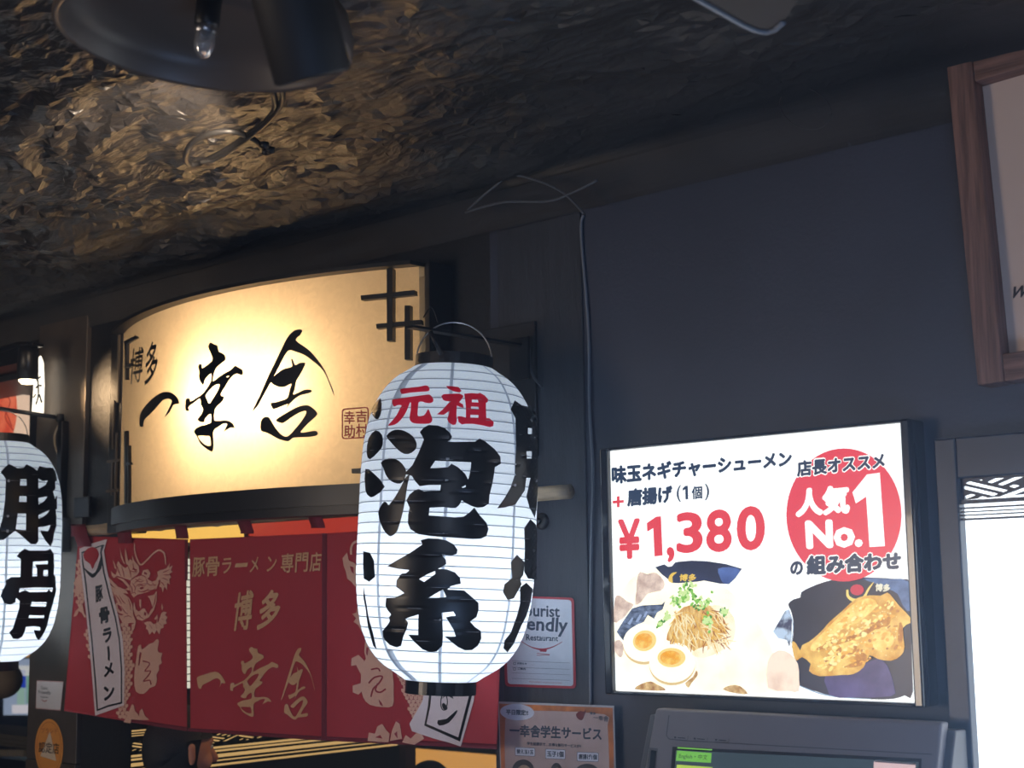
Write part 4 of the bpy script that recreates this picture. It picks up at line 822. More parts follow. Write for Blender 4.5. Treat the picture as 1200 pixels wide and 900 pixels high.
for nm, c, nn in (('fry_mid', (232, 172, 66), 70), ('fry_pale', (254, 222, 130), 60), ('fry_brown', (192, 124, 42), 34), ('fry_bright', (255, 236, 164), 34)):
    B_L = []
    while len(B_L) < nn:
        x, y = rr_.uniform(250, 790), rr_.uniform(260, 690)
        if nm in ('fry_pale', 'fry_bright') and x + y > 1040: continue
        if nm == 'fry_brown' and x + y < 960: continue
        if inside((x, y), CHP): B_L.append(smooth_poly(ell(*TR_([(x, y)])[0], rr_.uniform(1.2, 4.2), rr_.uniform(.9, 2.2), 7, rr_.uniform(-1.2, .2)), 2))
    tag(scr('picture_crust_lumps', B_L, G(nm, c, 1.0, c2=s2l(*[min(255, k + 18) for k in c]), scale=90)), kind='stuff')
L = [ell(*TR_([(x, y)])[0], rr_.uniform(.4, 1.1), rr_.uniform(.4, .9), 7) for x, y in [(rr_.uniform(260, 780), rr_.uniform(280, 680)) for _ in range(150)] if inside((x, y), [(260,540),(520,270),(700,250),(780,400),(780,580),(640,600),(540,660),(300,690)])]
tag(scr('picture_crumbs', L, G('crumb', (255, 240, 180))), kind='stuff')
scr('picture_pork', [SP(TR_([(0,620),(60,560),(130,580),(175,640),(182,720),(180,800),(120,800),(0,780)]))], G('pork_pale', (250, 232, 216), 1.1, c2=s2l(222, 188, 172), scale=22, lo=.5, hi=.8))
# lettering
NAVYT = G('text_navy', (30, 52, 84)); REDT = G('text_red', (232, 62, 78)); WHT = G('text_white', (250, 252, 255), 1.3)
stext('味玉ネギチャーシューメン', [(716.5, 546), (928, 527), (928, 547), (717, 568)], NAVYT, .052)
stext('+', [(718, 582), (731, 581), (731, 594), (718, 595)], REDT, .02)
stext('唐揚げ', [(735, 573), (788, 568), (788, 589), (735, 594)], NAVYT, .055)
stext('(', [(793, 569), (798, 568.5), (798, 588), (793, 588.5)], NAVYT, .01)
scr('screen_numeral', [[(803, 569.5), (806, 569.2), (806.5, 585), (803.4, 585.3), (803, 573.5), (800, 575), (800, 572.3)]], NAVYT)
stext('個', [(810.5, 570), (823, 569), (823, 584.5), (810.5, 585.5)], NAVYT, .03)
stext(')', [(826, 567), (831, 566.5), (831, 586), (826, 586.5)], NAVYT, .01)
for ch, x0_, x1_, ya, yb in (('¥', 724, 750, 608, 655), ('1', 758, 776, 605, 650), (',', 781, 790, 641, 659), ('3', 792, 823, 600, 648), ('8', 827, 857, 597, 647), ('0', 863, 896, 593, 645)):
    k = (x1_ - x0_) * .03
    if ch == '1': scr('screen_numeral', [[(769, 605.5), (774.5, 605), (776.5, 651), (767, 652), (765.5, 619), (758.5, 623), (758, 613)]], REDT); continue
    stext(ch, [(x0_, ya + k), (x1_, ya - k), (x1_ + .8, yb - k), (x0_ + .8, yb + k)], REDT, .03)
scr('red_disc', [ell(989, 603.5, 67.5, 78, 64)], G('disc_red', (232, 64, 86)))
q_ = lambda a, b, c, d, e=0: [(a, b + e), (c, b - e), (c, d - e), (a, d + e)]
for t_, qq, o1, o2 in (('店長オススメ', [(933.5, 540), (1037, 530), (1037, 549), (934, 559)], .10, .048), ('の', [(926, 658), (941, 657), (941, 673.5), (926, 674.5)], .10, .055), ('組み合わせ', [(945, 651), (1056, 645.5), (1056, 668), (945, 674.5)], .11, .062)):
    cx_ = sum(p[0] for p in qq) / 4; cy_ = sum(p[1] for p in qq) / 4
    gq = [(p[0] + (1.5 if p[0] > cx_ else -1.5), p[1] + (1.5 if p[1] > cy_ else -1.5)) for p in qq]
    stext(t_, gq, WHT, o1); stext(t_, qq, NAVYT, o2)
stext('人気', [(932, 573), (996, 567), (996, 602), (932, 607)], WHT, .065)
stext('No.', [(943, 610), (1011, 607), (1011, 641), (945, 644)], WHT, .05)
scr('screen_numeral', [[(1031, 554), (1037, 640), (1019, 641), (1015, 582), (1003, 590), (999, 577), (1016, 556)]], WHT)
# ---------------------------------------------------------------- bright light box on the right
lb = thing('light_box', 'tall bright white light box with dark lattice band at the right edge', 'light box', (-1.0, -.02, .9))
LBY = -.020; LP_ = YP(LBY); bx0 = at(1128, 562, LBY).x - .004; bz1 = at(1128, 561, LBY).z
FRM = mat('light_box_frame', (.022, .03, .055), .35)
ox0 = at(1095, 540, -.034).x
box('frame_side', (ox0, -.034, .55), (bx0, -.001, bz1 + .075), FRM, lb, .003)
box('frame_side', (-.55, -.034, .55), (-.48, -.001, bz1 + .075), FRM, lb, .003)
box('frame_top', (bx0, -.034, bz1), (-.55, -.001, bz1 + .075), FRM, lb, .003)
box('frame_bottom', (bx0, -.034, .55), (-.55, -.001, .62), FRM, lb, .003)
box('light_face', (bx0, -.010, .62), (-.55, -.002, bz1), glowmat('light_box_face', (.80, .90, 1.0), 2.6), lb)
TS = lambda P: T(1120, 550, 12.86, P)
hol = [[(135,210),(200,180),(782,315),(720,342)], [(118,255),(150,255),(635,368),(560,400),(118,295)], [(130,400),(230,370),(297,388),(140,450)], [(310,438),(385,405),(470,420),(440,436)],
       [(465,190),(580,135),(735,128),(540,208)], [(620,225),(870,120),(1025,110),(700,243)], [(790,255),(870,228),(960,248),(880,280)], [(655,408),(1010,280),(1145,240),(1220,250),(810,408)], [(340,160),(375,152),(410,158),(372,172)]]
allh = []
for k in range(3):
    for h in hol: allh.append([(x + k * 83, y - k * 7.6) for x, y in TS(h)])
outer = [(1122, 560.5), (1330, 540), (1330, 567), (1122, 586.5)]
allh = [h for h in allh if max(p[0] for p in h) < 1328]
decal('lattice_band', [outer], allh, LP_, FRM, lb, .0, 0, .006)
for y0_, y1_ in ((586.2, 591), (594.6, 596.8), (599.4, 601), (603.2, 605), (607.6, 610.2)):
    a_ = at(1130, y0_, LBY).z; b_ = at(1130, y1_, LBY).z; box('lattice_bar', (bx0, -.026, b_), (-.55, -.018, a_), FRM, lb)
# ---------------------------------------------------------------- wooden framed board
fw = thing('framed_board', 'brown wooden framed pale board at the top right corner', 'framed board', at(1130, 300, -.03))
P1 = at(1111, 76, -.05); P2 = at(1147.5, 452, -.05); dn = (P2 - P1); Hh = dn.length; dn.normalize(); rt_ = Vector((-dn.z, 0, dn.x)) if dn.z < 0 else Vector((dn.z, 0, -dn.x))
def wd(u, v, y): p = P1 + rt_ * u + dn * v; return Vector((p.x, y, p.z))
def plank(name, u0, v0, u1, v1, ya, yb, m, bev=.003):
    bm = bmesh.new(); vs = [bm.verts.new(wd(u, v, y)) for y in (ya, yb) for u, v in ((u0, v0), (u1, v0), (u1, v1), (u0, v1))]
    for f in ((0, 1, 2, 3), (7, 6, 5, 4), (0, 4, 5, 1), (1, 5, 6, 2), (2, 6, 7, 3), (3, 7, 4, 0)): bm.faces.new([vs[i] for i in f])
    bmesh.ops.recalc_face_normals(bm, faces=bm.faces[:])
    if bev: bmesh.ops.bevel(bm, geom=bm.edges[:], offset=bev, segments=2, affect='EDGES', profile=.5)
    return bmobj(name, bm, m, fw)
WV = mat('wood_upright', (.25, .13, .095), .55, noise=.45, nscale=14, stretch=(9, 9, .5), bump=.3, bscale=30)
WH = mat('wood_rail', (.25, .13, .095), .55, noise=.45, nscale=14, stretch=(.5, 9, 9), bump=.3, bscale=30)
plank('frame_stile', 0, -.004, .05, Hh, -.058, -.002, WV); plank('frame_stile', .50, -.004, .55, Hh, -.058, -.002, WV)
plank('frame_rail', .0505, 0, .4995, .05, -.056, -.002, WH); plank('frame_rail', .0505, Hh - .05, .4995, Hh, -.056, -.002, WH)
plank('board', .0505, .0505, .4995, Hh - .0505, -.022, -.004, mat('cream_board', (.82, .62, .50), .6), 0)
text('board_text', 'We', [(1188, 336), (1214, 332), (1212, 347), (1185, 350)], YP(-.0225), mat('dark_print', (.03, .03, .04), .5), fw, .0006, .03, .25)
# ---------------------------------------------------------------- ticket machine
tm = thing('ticket_machine', 'grey ticket vending machine with touch screen under the menu screen', 'ticket machine', (-1.7, -.15, 0))
A_ = at(768, 830, -.10); B_ = atX(755, 900, A_.x); A2 = at(1104, 848.5, -.10)
W0, W1 = A_.x, A2.x; zt = A_.z; sl = (B_.y - A_.y) / (B_.z - A_.z)
nrm = Vector((0, -1, sl)).normalized(); nrm = nrm if nrm.y < 0 else -nrm
TPL = Plane(tuple(A_), tuple(nrm)); GREYM = mat('machine_grey', (.20, .19, .215), .42, noise=.05, nscale=4); GREYD = mat('machine_grey_dark', (.08, .08, .095), .45)
def fy(z): return A_.y + sl * (z - A_.z)
zb = 1.0
def prism(name, x0, x1, prof_, m, par, bev=0):
    bm = bmesh.new(); L = [bm.verts.new((x0, y, z)) for y, z in prof_]; Rr = [bm.verts.new((x1, y, z)) for y, z in prof_]; n = len(L)
    bm.faces.new(L); bm.faces.new(Rr[::-1])
    for i in range(n): bm.faces.new([L[i], Rr[i], Rr[(i + 1) % n], L[(i + 1) % n]])
    bmesh.ops.recalc_face_normals(bm, faces=bm.faces[:])
    if bev: bmesh.ops.bevel(bm, geom=bm.edges[:], offset=bev, segments=3, affect='EDGES', profile=.5)
    return bmobj(name, bm, m, par)
prism('body', W0 - .03, W1 + .015, [(-.037, .02), (-.037, zt - .015), (fy(zt) + .02, zt - .015), (fy(zb) + .02, zb), (-.30, .9), (-.30, .02)], GREYD, tm, .004)
prism('front_hood', W0, W1, [(fy(zt) + .03, zt), (fy(zt), zt), (fy(zt - .16), zt - .16), (fy(zt - .16) + .03, zt - .16)], GREYM, tm, .006)
prism('front_door', W0, W1, [(fy(zt - .162) + .03, zt - .162), (fy(zt - .162), zt - .162), (fy(zb), zb), (fy(zb) + .03, zb)], GREYM, tm, .004)
decal('recessed_line', [stroke([(784, 838), (781, 862), (784, 866), (802, 868), (1092, 884)], 1.2, 1)], [], TPL, GREYD, tm, .0006)
decal('screen_surround', [[(788, 875), (1080, 889), (1077, 960), (782, 960)]], [], TPL, mat('machine_black', (.02, .02, .025), .3), tm, .0010)
decal('touch_screen', [[(792, 879), (1077, 893), (1074, 960), (787, 960)]], [], TPL, glowmat('touch_screen_green', s2l(52, 66, 74), 1.0), tm, .0020)
decal('screen_button', [[(793.5, 879.5), (834, 882.5), (833, 894), (792, 891.5)]], [], TPL, glowmat('button_green', s2l(112, 186, 78), 1.0), tm, .0026)
decal('screen_button', [[(794, 875.5), (834.5, 878), (834.5, 879.5), (794, 877)]], [], TPL, glowmat('button_green', s2l(112, 186, 78), 1.0), tm, .0016)
decal('screen_button', [[(793, 896), (835, 899), (835, 915), (792, 912)]], [], TPL, glowmat('button_yellow', s2l(176, 206, 84), 1.0), tm, .0026)
text('screen_text', 'English・中文', [(796, 882.5), (829.5, 884.5), (828.5, 891.5), (795.5, 889.5)], TPL, mat('dark_print', (.03, .03, .04), .5), tm, .0032, .0)
decal('coin_panel', [rrect([(1024, 891.5), (1073, 895), (1072, 940), (1023, 936)], 2)], [], TPL, glowmat('button_pink', s2l(214, 186, 190), 1.0), tm, .0026)
decal('coin_panel_bar', [[(1025, 891), (1073.5, 894.5), (1073.5, 896.5), (1025, 893)]], [], TPL, mat('machine_steel', (.6, .6, .7), .3, .8), tm, .0032)
decal('status_light', [rrect([(761, 876), (771, 877), (766, 925), (756, 924)], 1)], [], TPL, GREYD, tm, .0006)
decal('status_light', [rrect([(763, 879), (769, 880), (764.5, 922), (758.5, 921)], 1)], [], TPL, BLKGL, tm, .0012)
for i, x in enumerate((790, 813, 838)):
    y = 862.5 + i * 1.4; decal('hood_label', [stroke([(x, y + 4), (x + 15, y + 5)], .4, 1), stroke([(x + 15.6, y + 4.8), (x + 16.4, y)], .4, 1), [(x, y + .5), (x + 2.4, y + .7), (x + 2.4, y + 2.8), (x, y + 2.6)], stroke([(x + 4, y + 1.9), (x + 13, y + 2.6)], 1.1, 1)], [], TPL, mat('dark_print', (.03, .03, .04), .5), tm, .0006)
# ---------------------------------------------------------------- notices
PAPER = mat('poster_paper', (.55, .58, .66), .22, coat=.3); PRED = mat('poster_red', (.42, .035, .05), .4); PTXT = mat('poster_text', (.05, .07, .11), .5)
po = thing('restaurant_notice', 'white red-edged restaurant notice partly behind the middle lantern', 'poster', at(634, 805, -.01))
PP = YP(-.0085)
poly_on('sheet', rrect([(588, 697.5), (672.5, 700.5), (675, 807), (592, 804.5)], 5), PP, PRED, po, 0, .001)
poly_on('white_field', rrect([(591, 700), (669.5, 703), (672, 804), (595, 801.5)], 4), PP, PAPER, po, .0005)
tq = lambda s_, q, o=.02, m=PTXT, l=.001: text('notice_text', s_, q, PP, m, po, l, o)
tq('Tourist', [(604, 706), (656, 710), (656, 723.5), (604, 722)]); tq('Friendly', [(594, 722), (666, 724), (664, 747), (594, 741)], .025); tq('Restaurant', [(616.5, 743), (654, 745), (654, 751.5), (616.5, 750.5)], .015)
decal('notice_bowl', [stroke([(610, 751), (622, 758), (635, 761), (648, 758), (659, 752)], [.5, 1, 2.2, 1, .5]), [(632, 761), (641, 761.5), (640, 764), (633, 763.5)], stroke([(629, 765.5), (644, 767)], .6, 1), stroke([(629, 768), (644, 767.6)], .6, 1)], [], PP, PRED, po, .001)
for y in (774.5, 782, 788.5, 795): decal('notice_line', [stroke([(600, y), (668, y + 2.4)], .3, 1)], [], PP, PTXT, po, .001)
for y in (776, 782.5): decal('notice_box', [rect(601.5, y, 604.5, y + 3)], [rect(602, y + .5, 604, y + 2.5)], PP, PTXT, po, .001)
tq('お知らせ', [(606, 776), (617.5, 776.6), (617.5, 779), (606, 778.5)], .04); tq('ご案内', [(606.5, 782.3), (616, 782.8), (616, 785.3), (606.5, 784.8)], .04)
tq('TOURISM ASSOCIATION', [(620, 798.2), (658, 799.8), (658, 801.2), (620, 799.8)], 0, PRED)
ps = thing('service_poster', 'laminated orange-edged student service poster below the red-edged notice', 'poster', at(652, 895, -.02))
PQ = YP(-.022)
poly_on('sheet', [(583.5, 822), (719.5, 827), (723, 960), (588, 960)], PQ, mat('laminate', (.45, .46, .50), .2, coat=.5), ps, 0, .0012)
poly_on('orange_field', [(585, 824.5), (718, 829.5), (721, 960), (589, 960)], PQ, mat('poster_orange', (.50, .17, .06), .4, noise=.5, nscale=14), ps, .0006)
poly_on('pale_field', SP([(592, 845), (600, 834), (640, 833), (708, 837), (712, 850), (714, 900), (715, 960), (596, 960), (592, 900)]), PQ, mat('poster_rose', (.44, .34, .34), .4, noise=.12, nscale=10), ps, .0010)
BUB = mat('poster_bubble', (.50, .55, .68), .35)
poly_on('bubble', ell(606, 834.5, 20, 9.6, 36, .05), PQ, BUB, ps, .0014)
tp = lambda s_, q, o=.03, m=PTXT, nm='poster_text': text(nm, s_, q, PQ, m, ps, .0018, o)
tp('平日限定!!', [(593, 831), (619, 832), (619, 838.5), (593, 837.5)], .04)
tp('一幸舎学生サービス', [(597, 848.5), (705, 853), (705, 868), (597, 863)], .035)
tp('学生証提示で…お得な割引サービスが!!', [(617.5, 869.2), (681, 872.5), (681, 876.5), (617.5, 873.2)], .03)
for q, s_ in (((603.5, 875.5, 627, 885.5), '替え玉1玉'), ((639, 877.5, 662.5, 889), '玉子1個'), ((676, 881, 701.5, 892), '唐揚げ1個')):
    x0_, y0_, x1_, y1_ = q; poly_on('price_box', rrect([(x0_, y0_), (x1_, y0_ + 1), (x1_, y1_ + 1), (x0_, y1_)], 1.4), PQ, PTXT, ps, .0013)
    poly_on('price_box_field', rrect([(x0_ + .4, y0_ + .4), (x1_ - .4, y0_ + 1.4), (x1_ - .4, y1_ + .6), (x0_ + .4, y1_ - .4)], 1.2), PQ, BUB, ps, .0016)
    tp(s_, [(x0_ + 2, y0_ + 2.4), (x1_ - 2, y0_ + 3.2), (x1_ - 2, y1_ - 1.6), (x0_ + 2, y1_ - 2.4)], .03)
for cx, cy, rx, ry in ((613, 903, 13, 13), (652, 905, 7, 11), (688, 909, 16, 14)):
    poly_on('dish_picture', ell(cx, cy, rx, ry), PQ, mat('poster_dark', (.06, .06, .07), .4), ps, .0013); poly_on('dish_picture', ell(cx + 1, cy + 1.5, rx * .62, ry * .62), PQ, mat('poster_food', (.40, .30, .24), .4, noise=.4, nscale=60), ps, .0017)
poly_on('poster_mark', SP([(675, 837), (680, 833), (684, 834), (687, 831), (685, 838), (682, 844), (677, 842)]), PQ, mat('poster_maroon', (.16, .03, .04), .4), ps, .0015)
tp('博多', [(691, 834), (698, 834.6), (698, 838), (691, 837.4)], .02); tp('一幸舎', [(695, 838.5), (713, 839), (713, 846), (695, 843)], .02)
# pillar stickers
PS = YP(-.0205)
k1 = thing('restaurant_sticker', 'small white notice on the left pillar beside the curtain', 'sticker', at(58, 832, -.0205))
poly_on('sheet', [(43, 797), (74.5, 798.5), (71, 833), (41.5, 830.5)], PS, mat('sticker_edge', (.45, .25, .26), .5), k1, 0, .0004)
poly_on('white_field', [(43.4, 798.2), (74, 799.6), (70.6, 831.8), (42.2, 829.6)], PS, mat('sticker_white', (.62, .60, .62), .5), k1, .0004)
for s_, q in (('Tourist', [(48, 804), (56, 804.6), (56, 808.4), (48, 808)]), ('Friendly', [(45, 809), (60, 810), (59.5, 815), (45, 814)]), ('Restaurant', [(48, 815.6), (56, 816.3), (56, 818.2), (48, 817.6)])): text('notice_text', s_, q, PS, PTXT, k1, .0008, .01)
decal('notice_bowl', [stroke([(49, 820), (52, 822), (55, 820.4)], .9, 3)], [], PS, PRED, k1, .0008)
k2 = thing('round_sticker', 'oval orange sticker with a pale triangle on the left pillar', 'sticker', at(57, 900, -.0205))
poly_on('disc', ell(57.5, 876.5, 16.5, 34, 48), PS, mat('sticker_orange', (.72, .30, .06), .5), k2, 0, .0004)
decal('ring', [ell(57.5, 876.5, 14.6, 31, 48)], [ell(57.5, 876.5, 14, 30, 48)], PS, mat('sticker_orange_dark', (.5, .16, .03), .5), k2, .0004)
poly_on('triangle', [(58.5, 857), (66, 892), (47, 886)], PS, mat('sticker_pale', (.68, .55, .42), .5), k2, .0006)
text('sticker_text', '認定店', [(45.5, 869), (69.5, 871), (69, 884), (45, 881.5)], PS, mat('dark_brown_print', (.05, .03, .02), .5), k2, .001, .01)
text('sticker_text', 'ブランド', [(48, 853), (67, 853), (68, 860), (48, 859)], PS, mat('rust_print', (.4, .08, .03), .5), k2, .001, .01)


# ---------------------------------------------------------------- inside the shop
st(box('wall_neighbour', (-13, 2.4, 0), (-5.7, 2.5, 2.9), mat('neighbour_wall', (.022, .016, .014), .6)))
st(box('wall_neighbour_side', (-4.6, .125, 0), (-4.5, 1.19, 2.9), WALLB))
st(box('wall_neighbour_turn', (-5.7, 1.19, 0), (-4.0, 1.25, 2.9), WALLB))
st(box('wall_neighbour_back', (-5.7, 1.25, 0), (-5.6, 3.0, 2.9), WALLB))
st(box('wall_neighbour_header', (-13, 0, 2.52), (-4.505, .12, 2.9), WALLB))
PX = -3.94; SPX = Plane((PX, 0, 0), (1, 0, 0))
lp = thing('lattice_panel', 'dark slatted panel with warm gold light between its slats inside the shop', 'lattice panel', (-3.97, .6, .9))
e1 = atX(466, 880, PX).y; GOLD = glowmat('gold_glow', s2l(206, 170, 112), .9)
zc0 = atX(155, 840, PX).z
box('end_cover', (PX - .0318, -.004, .78), (PX + .009, .0008, zc0 + .006), BLACK, lp)
box('light_panel', (PX - .03, .001, .8), (PX, e1, zc0), GOLD, lp)
zc = [atX(155, y, PX).z for y in (840, 855.5, 857.5, 858.8, 860.2, 861.6, 863, 865, 868, 881, 884.5, 887.5, 888.8, 891.5, 894, 898.5, 901, 903, 906, 909, 914)] + [.8]
for a, b in ((0, 1), (2, 3), (4, 5), (6, 8), (9, 10), (11, 12), (13, 14), (15, 16), (17, 18), (19, 21)):
    hi_ = zc[a] if a else zc0 + .005; box('slat', (PX + .0005, .001, zc[b]), (PX + .008, e1, hi_), BLACK, lp)
zt_, zb_ = zc[8], zc[9]; hh = zt_ - zb_
class Band:
    def hit(s, pts, lift=0):
        p = np.array(pts, float); return np.stack([np.full(len(p), PX + .008 + lift), .003 + p[:, 0], zt_ + .0005 - p[:, 1]], 1)
ph, kk = [], (hh + .001) / 330.
yo = 0
while yo < e1 + .05:
    for h in hol:
        q = [(min(max((x - 130) * .000125 + yo, .002), e1 - .008), min(max((y - 125) * kk, .0015), hh - .001)) for x, y in h]
        if max(p[0] for p in q) - min(p[0] for p in q) > .006: ph.append(q)
    yo += .1335
decal('woven_lattice', [[(0, 0), (e1 - .004, 0), (e1 - .004, hh + .001), (0, hh + .001)]], ph, Band(), BLACK, lp, 0, 0, .006)
box('end_post', (PX - .03, e1, .8), (PX + .04, e1 + .05, 1.5), mat('brown_post', (.05, .028, .018), .4), lp)
oc = thing('service_counter', 'plain orange lit counter front inside the shop behind the right curtain part', 'counter', at(530, 890, 2.3))
q0 = at(475, 877, 2.3); q1 = at(600, 877, 2.3)
box('panel', (q0.x, 2.3, .9), (q1.x + .1, 2.33, q0.z), glowmat('orange_baked_light', s2l(206, 152, 84), .95), oc)  # emission stands in for the light falling on the counter front
box('edge', (q0.x - .03, 2.27, .0), (q0.x, 2.36, q0.z + .02), mat('brown_post', (.05, .028, .018), .4), oc)
for nm, lab, qd, c, e in (('lit_menu', 'warm yellow lit panel inside the shop seen above the left curtain', (152, 600, 286, 634), (250, 198, 96), 1.0), ('lit_menu', 'red lit panel inside the shop seen above the middle curtain', (296, 590, 440, 628), (190, 56, 42), .75)):
    x0_, y0_, x1_, y1_ = qd; a_ = atX(x0_, (y0_ + y1_) / 2, PX); b_ = atX(x1_, (y0_ + y1_) / 2, PX); zt_ = atX(x0_, y0_, PX).z; zb_ = atX(x0_, y1_, PX).z
    mp_ = thing(nm, lab, 'lit panel', (PX, (a_.y + b_.y) / 2, zb_))
    box('face', (PX - .02, a_.y, zb_), (PX, b_.y, zt_), glowmat('glow_' + str(c), s2l(*c), e), mp_); box('frame', (PX - .0319, a_.y, zb_ - .012), (PX + .006, b_.y, zb_ - .001), BLACK, mp_)
a_ = atX(204, 700, PX); b_ = atX(238, 700, PX); zh = atX(215, 652, PX).z; zl = atX(215, 808, PX).z
tw = thing('tiled_panel', 'white tiled lit strip seen through the gap between two curtain parts', 'tiled wall', (PX, (a_.y + b_.y) / 2, zl))
box('grout', (PX - .0319, a_.y, zl), (PX - .006, b_.y, zh), mat('grout', (.10, .10, .10), .7), tw)
TW_ = glowmat('white_tile_baked_light', s2l(226, 226, 214), .9); zz = zl + .003; base = None  # tiles emit in place of the room light falling on them
while zz < zh - .02:
    for i in range(4):
        w_ = (b_.y - a_.y) / 4; yy = a_.y + .002 + i * w_
        if base is None: base = box('tile', (PX - .0055, yy, zz), (PX + .001, yy + w_ - .003, zz + .019), TW_, tw); t0 = (yy, zz)
        else: c = base.copy(); COL.objects.link(c); c.location = base.location + Vector((0, yy - t0[0], zz - t0[1]))
    zz += .0225
# ---------------------------------------------------------------- beyond the left pillar
rs = thing('red_white_sign', 'white lit sign with a red round mark behind the left lantern', 'sign', at(10, 500, .35))
SR_ = YP(.35)
poly_on('panel', rrect([(-40, 408), (22, 424), (27, 432), (26, 512), (-40, 520)], 6) if False else [(-40, 408), (18, 424), (27, 436), (26, 512), (-40, 520)], SR_, glowmat('sign_cream', s2l(236, 206, 186), .9), rs, 0, .03)
decal('red_mark', [ell(-6, 478, 26, 52, 40)], [], SR_, glowmat('sign_red', s2l(206, 74, 52), .9, c2=s2l(232, 120, 88), scale=12), rs, .001)
decal('red_mark_line', [stroke([(0, 455), (12, 470), (6, 488), (16, 505)], 1.4), stroke([(-10, 470), (4, 478), (14, 500)], 1.2)], [], SR_, glowmat('sign_red_dark', s2l(170, 52, 40), .8), rs, .002)
sp = thing('spot_lamp', 'small black can lamp glaring warm white beside the left pillar', 'lamp', at(32, 410, -.16))
pc = at(33, 415, -.16); lathe('can', [(.001, .02), (.030, .018), (.032, 0), (.034, -.085), (.030, -.085), (.028, -.05), (.001, -.05)], Matrix.Translation(pc), BLACK, sp, 28)
lathe('bulb', [(.001, -.052), (.024, -.054), (.026, -.088), (.018, -.096), (.001, -.098)], Matrix.Translation(pc), glowmat('bulb_warm', (1, .80, .52), 14), sp, 20)
tube('arm', [at(-60, 424, -.16), at(-5, 412, -.16), at(20, 404, -.16), pc + Vector((0, 0, .03))], .010, DARKM, sp, 8)
box('clamp', pc + Vector((-.04, -.02, .018)), pc + Vector((.06, .02, .028)), DARKM, sp, .002)
lamp('SPOT', 'spot_lamp_light', pc + Vector((.03, -.05, -.105)), 12, (1, .70, .42), .02, pc + Vector((.25, .15, -.15)), math.radians(62), .6)
vb = thing('glare_plate', 'narrow glowing plate standing for sign glare, with black brush marks, by the left pillar', 'glare plate', at(43, 485, -.05))
VP_ = YP(-.05)
poly_on('panel', [(38, 470), (40, 440), (43, 422), (47, 417), (50, 425), (51, 450), (50, 486), (37, 486)], VP_, glowmat('glare_white', (1, .93, .82), 2.0), vb, 0, .004)  # glowing shape put in for the glare of a brushed sign
decal('brush_mark', [stroke([(41, 446), (48, 441)], 2), stroke([(42, 455), (45, 452), (49, 452)], 2), stroke([(44, 440), (45, 462), (42, 474)], 1.8), stroke([(46, 462), (49, 472)], 2), stroke([(39, 466), (42, 462)], 1.6)], [], VP_, INK, vb, .001)
ds = thing('drink_display', 'blurred blue and white lit display seen under the left lantern', 'display', at(24, 850, 2.2))
DP = YP(2.2)
for nm, q, c in (('panel', rect(4, 772, 52, 838), (150, 172, 214)), ('panel', rect(14, 780, 52, 792), (214, 224, 240)), ('bottle', rect(22, 785, 30, 806), (40, 70, 200)), ('bottle', rect(31, 788, 38, 824), (120, 170, 160)), ('bottle', rect(20, 806, 29, 826), (150, 190, 190)), ('shelf', rect(14, 826, 52, 836), (220, 224, 250)), ('side_panel', rect(8, 760, 18, 780), (170, 60, 60)), ('top_panel', rect(20, 758, 52, 770), (206, 160, 80))):
    zl = .0 if nm == 'panel' and q[0][0] == 4 else .002; poly_on(nm, q, DP, glowmat('disp_' + str(c), s2l(*c), .75), ds, zl, .02 if zl == 0 else .0015)
zf = at(30, 836, 2.2); box('stand', (zf.x - .1, 2.205, 0), (zf.x + .02, 2.24, zf.z), BLACK, ds)
rl = thing('round_lantern', 'small round beige lantern below the left paper lantern', 'lantern', at(4, 800, 1.0))
rc_ = at(3, 797, 1.0); lathe('shade', [(.09 * math.sin(math.pi * k / 16) * 1.0 + .001, .085 * math.cos(math.pi * k / 16)) for k in range(17)], Matrix.Translation(rc_), mat('beige_paper', (.34, .27, .2), .7), rl, 28)
lathe('top_cap', [(.04, .07), (.042, .13), (.001, .131)], Matrix.Translation(rc_), BLACK, rl, 20)
sh = thing('counter_shelf', 'grey counter shelf with stacked pale boards at the bottom left', 'counter', at(10, 885, 1.2))
for i, (ya, yb) in enumerate(((861, 866), (867, 872), (873, 876))):
    box('board', (at(-60, 868, 1.2).x, 1.2 + i * .01, at(10, yb, 1.2).z), (at(33, 868, 1.2).x, 1.5, at(10, ya, 1.2).z), mat('grey_board', (.17, .155, .12), .6), sh, .002)
for i in range(4):
    p = at(-4 + i * 9, 882, 1.2); box('pale_block', p + Vector((-.04, 0, -.018)), p + Vector((.03, .05, .014)), mat('pale_block', (.35, .32, .26), .6), sh, .004)
box('base', (at(-60, 868, 1.2).x, 1.25, 0), (at(33, 868, 1.2).x, 1.5, at(10, 892, 1.2).z), BLACK, sh)
# ---------------------------------------------------------------- people inside
def capsule(bm, a, b, ra, rb, seg=14):
    a = Vector(a); b = Vector(b); ax = b - a; L = ax.length; q = ax.to_track_quat('Z', 'Y'); rings = []
    for k in range(6): t = math.pi / 2 * k / 5; rings.append((ra * math.sin(t), -ra * math.cos(t)))
    for k in range(6): t = math.pi / 2 * k / 5; rings.append((rb * math.cos(t), L + rb * math.sin(t)))
    R_ = [[bm.verts.new(a + q @ Vector((max(r, 1e-4) * math.cos(2 * math.pi * i / seg), max(r, 1e-4) * math.sin(2 * math.pi * i / seg), h))) for i in range(seg)] for r, h in rings]
    for j in range(len(R_) - 1):
        for i in range(seg): bm.faces.new([R_[j][i], R_[j][(i + 1) % seg], R_[j + 1][(i + 1) % seg], R_[j + 1][i]])
    bm.faces.new(R_[0][::-1]); bm.faces.new(R_[-1])
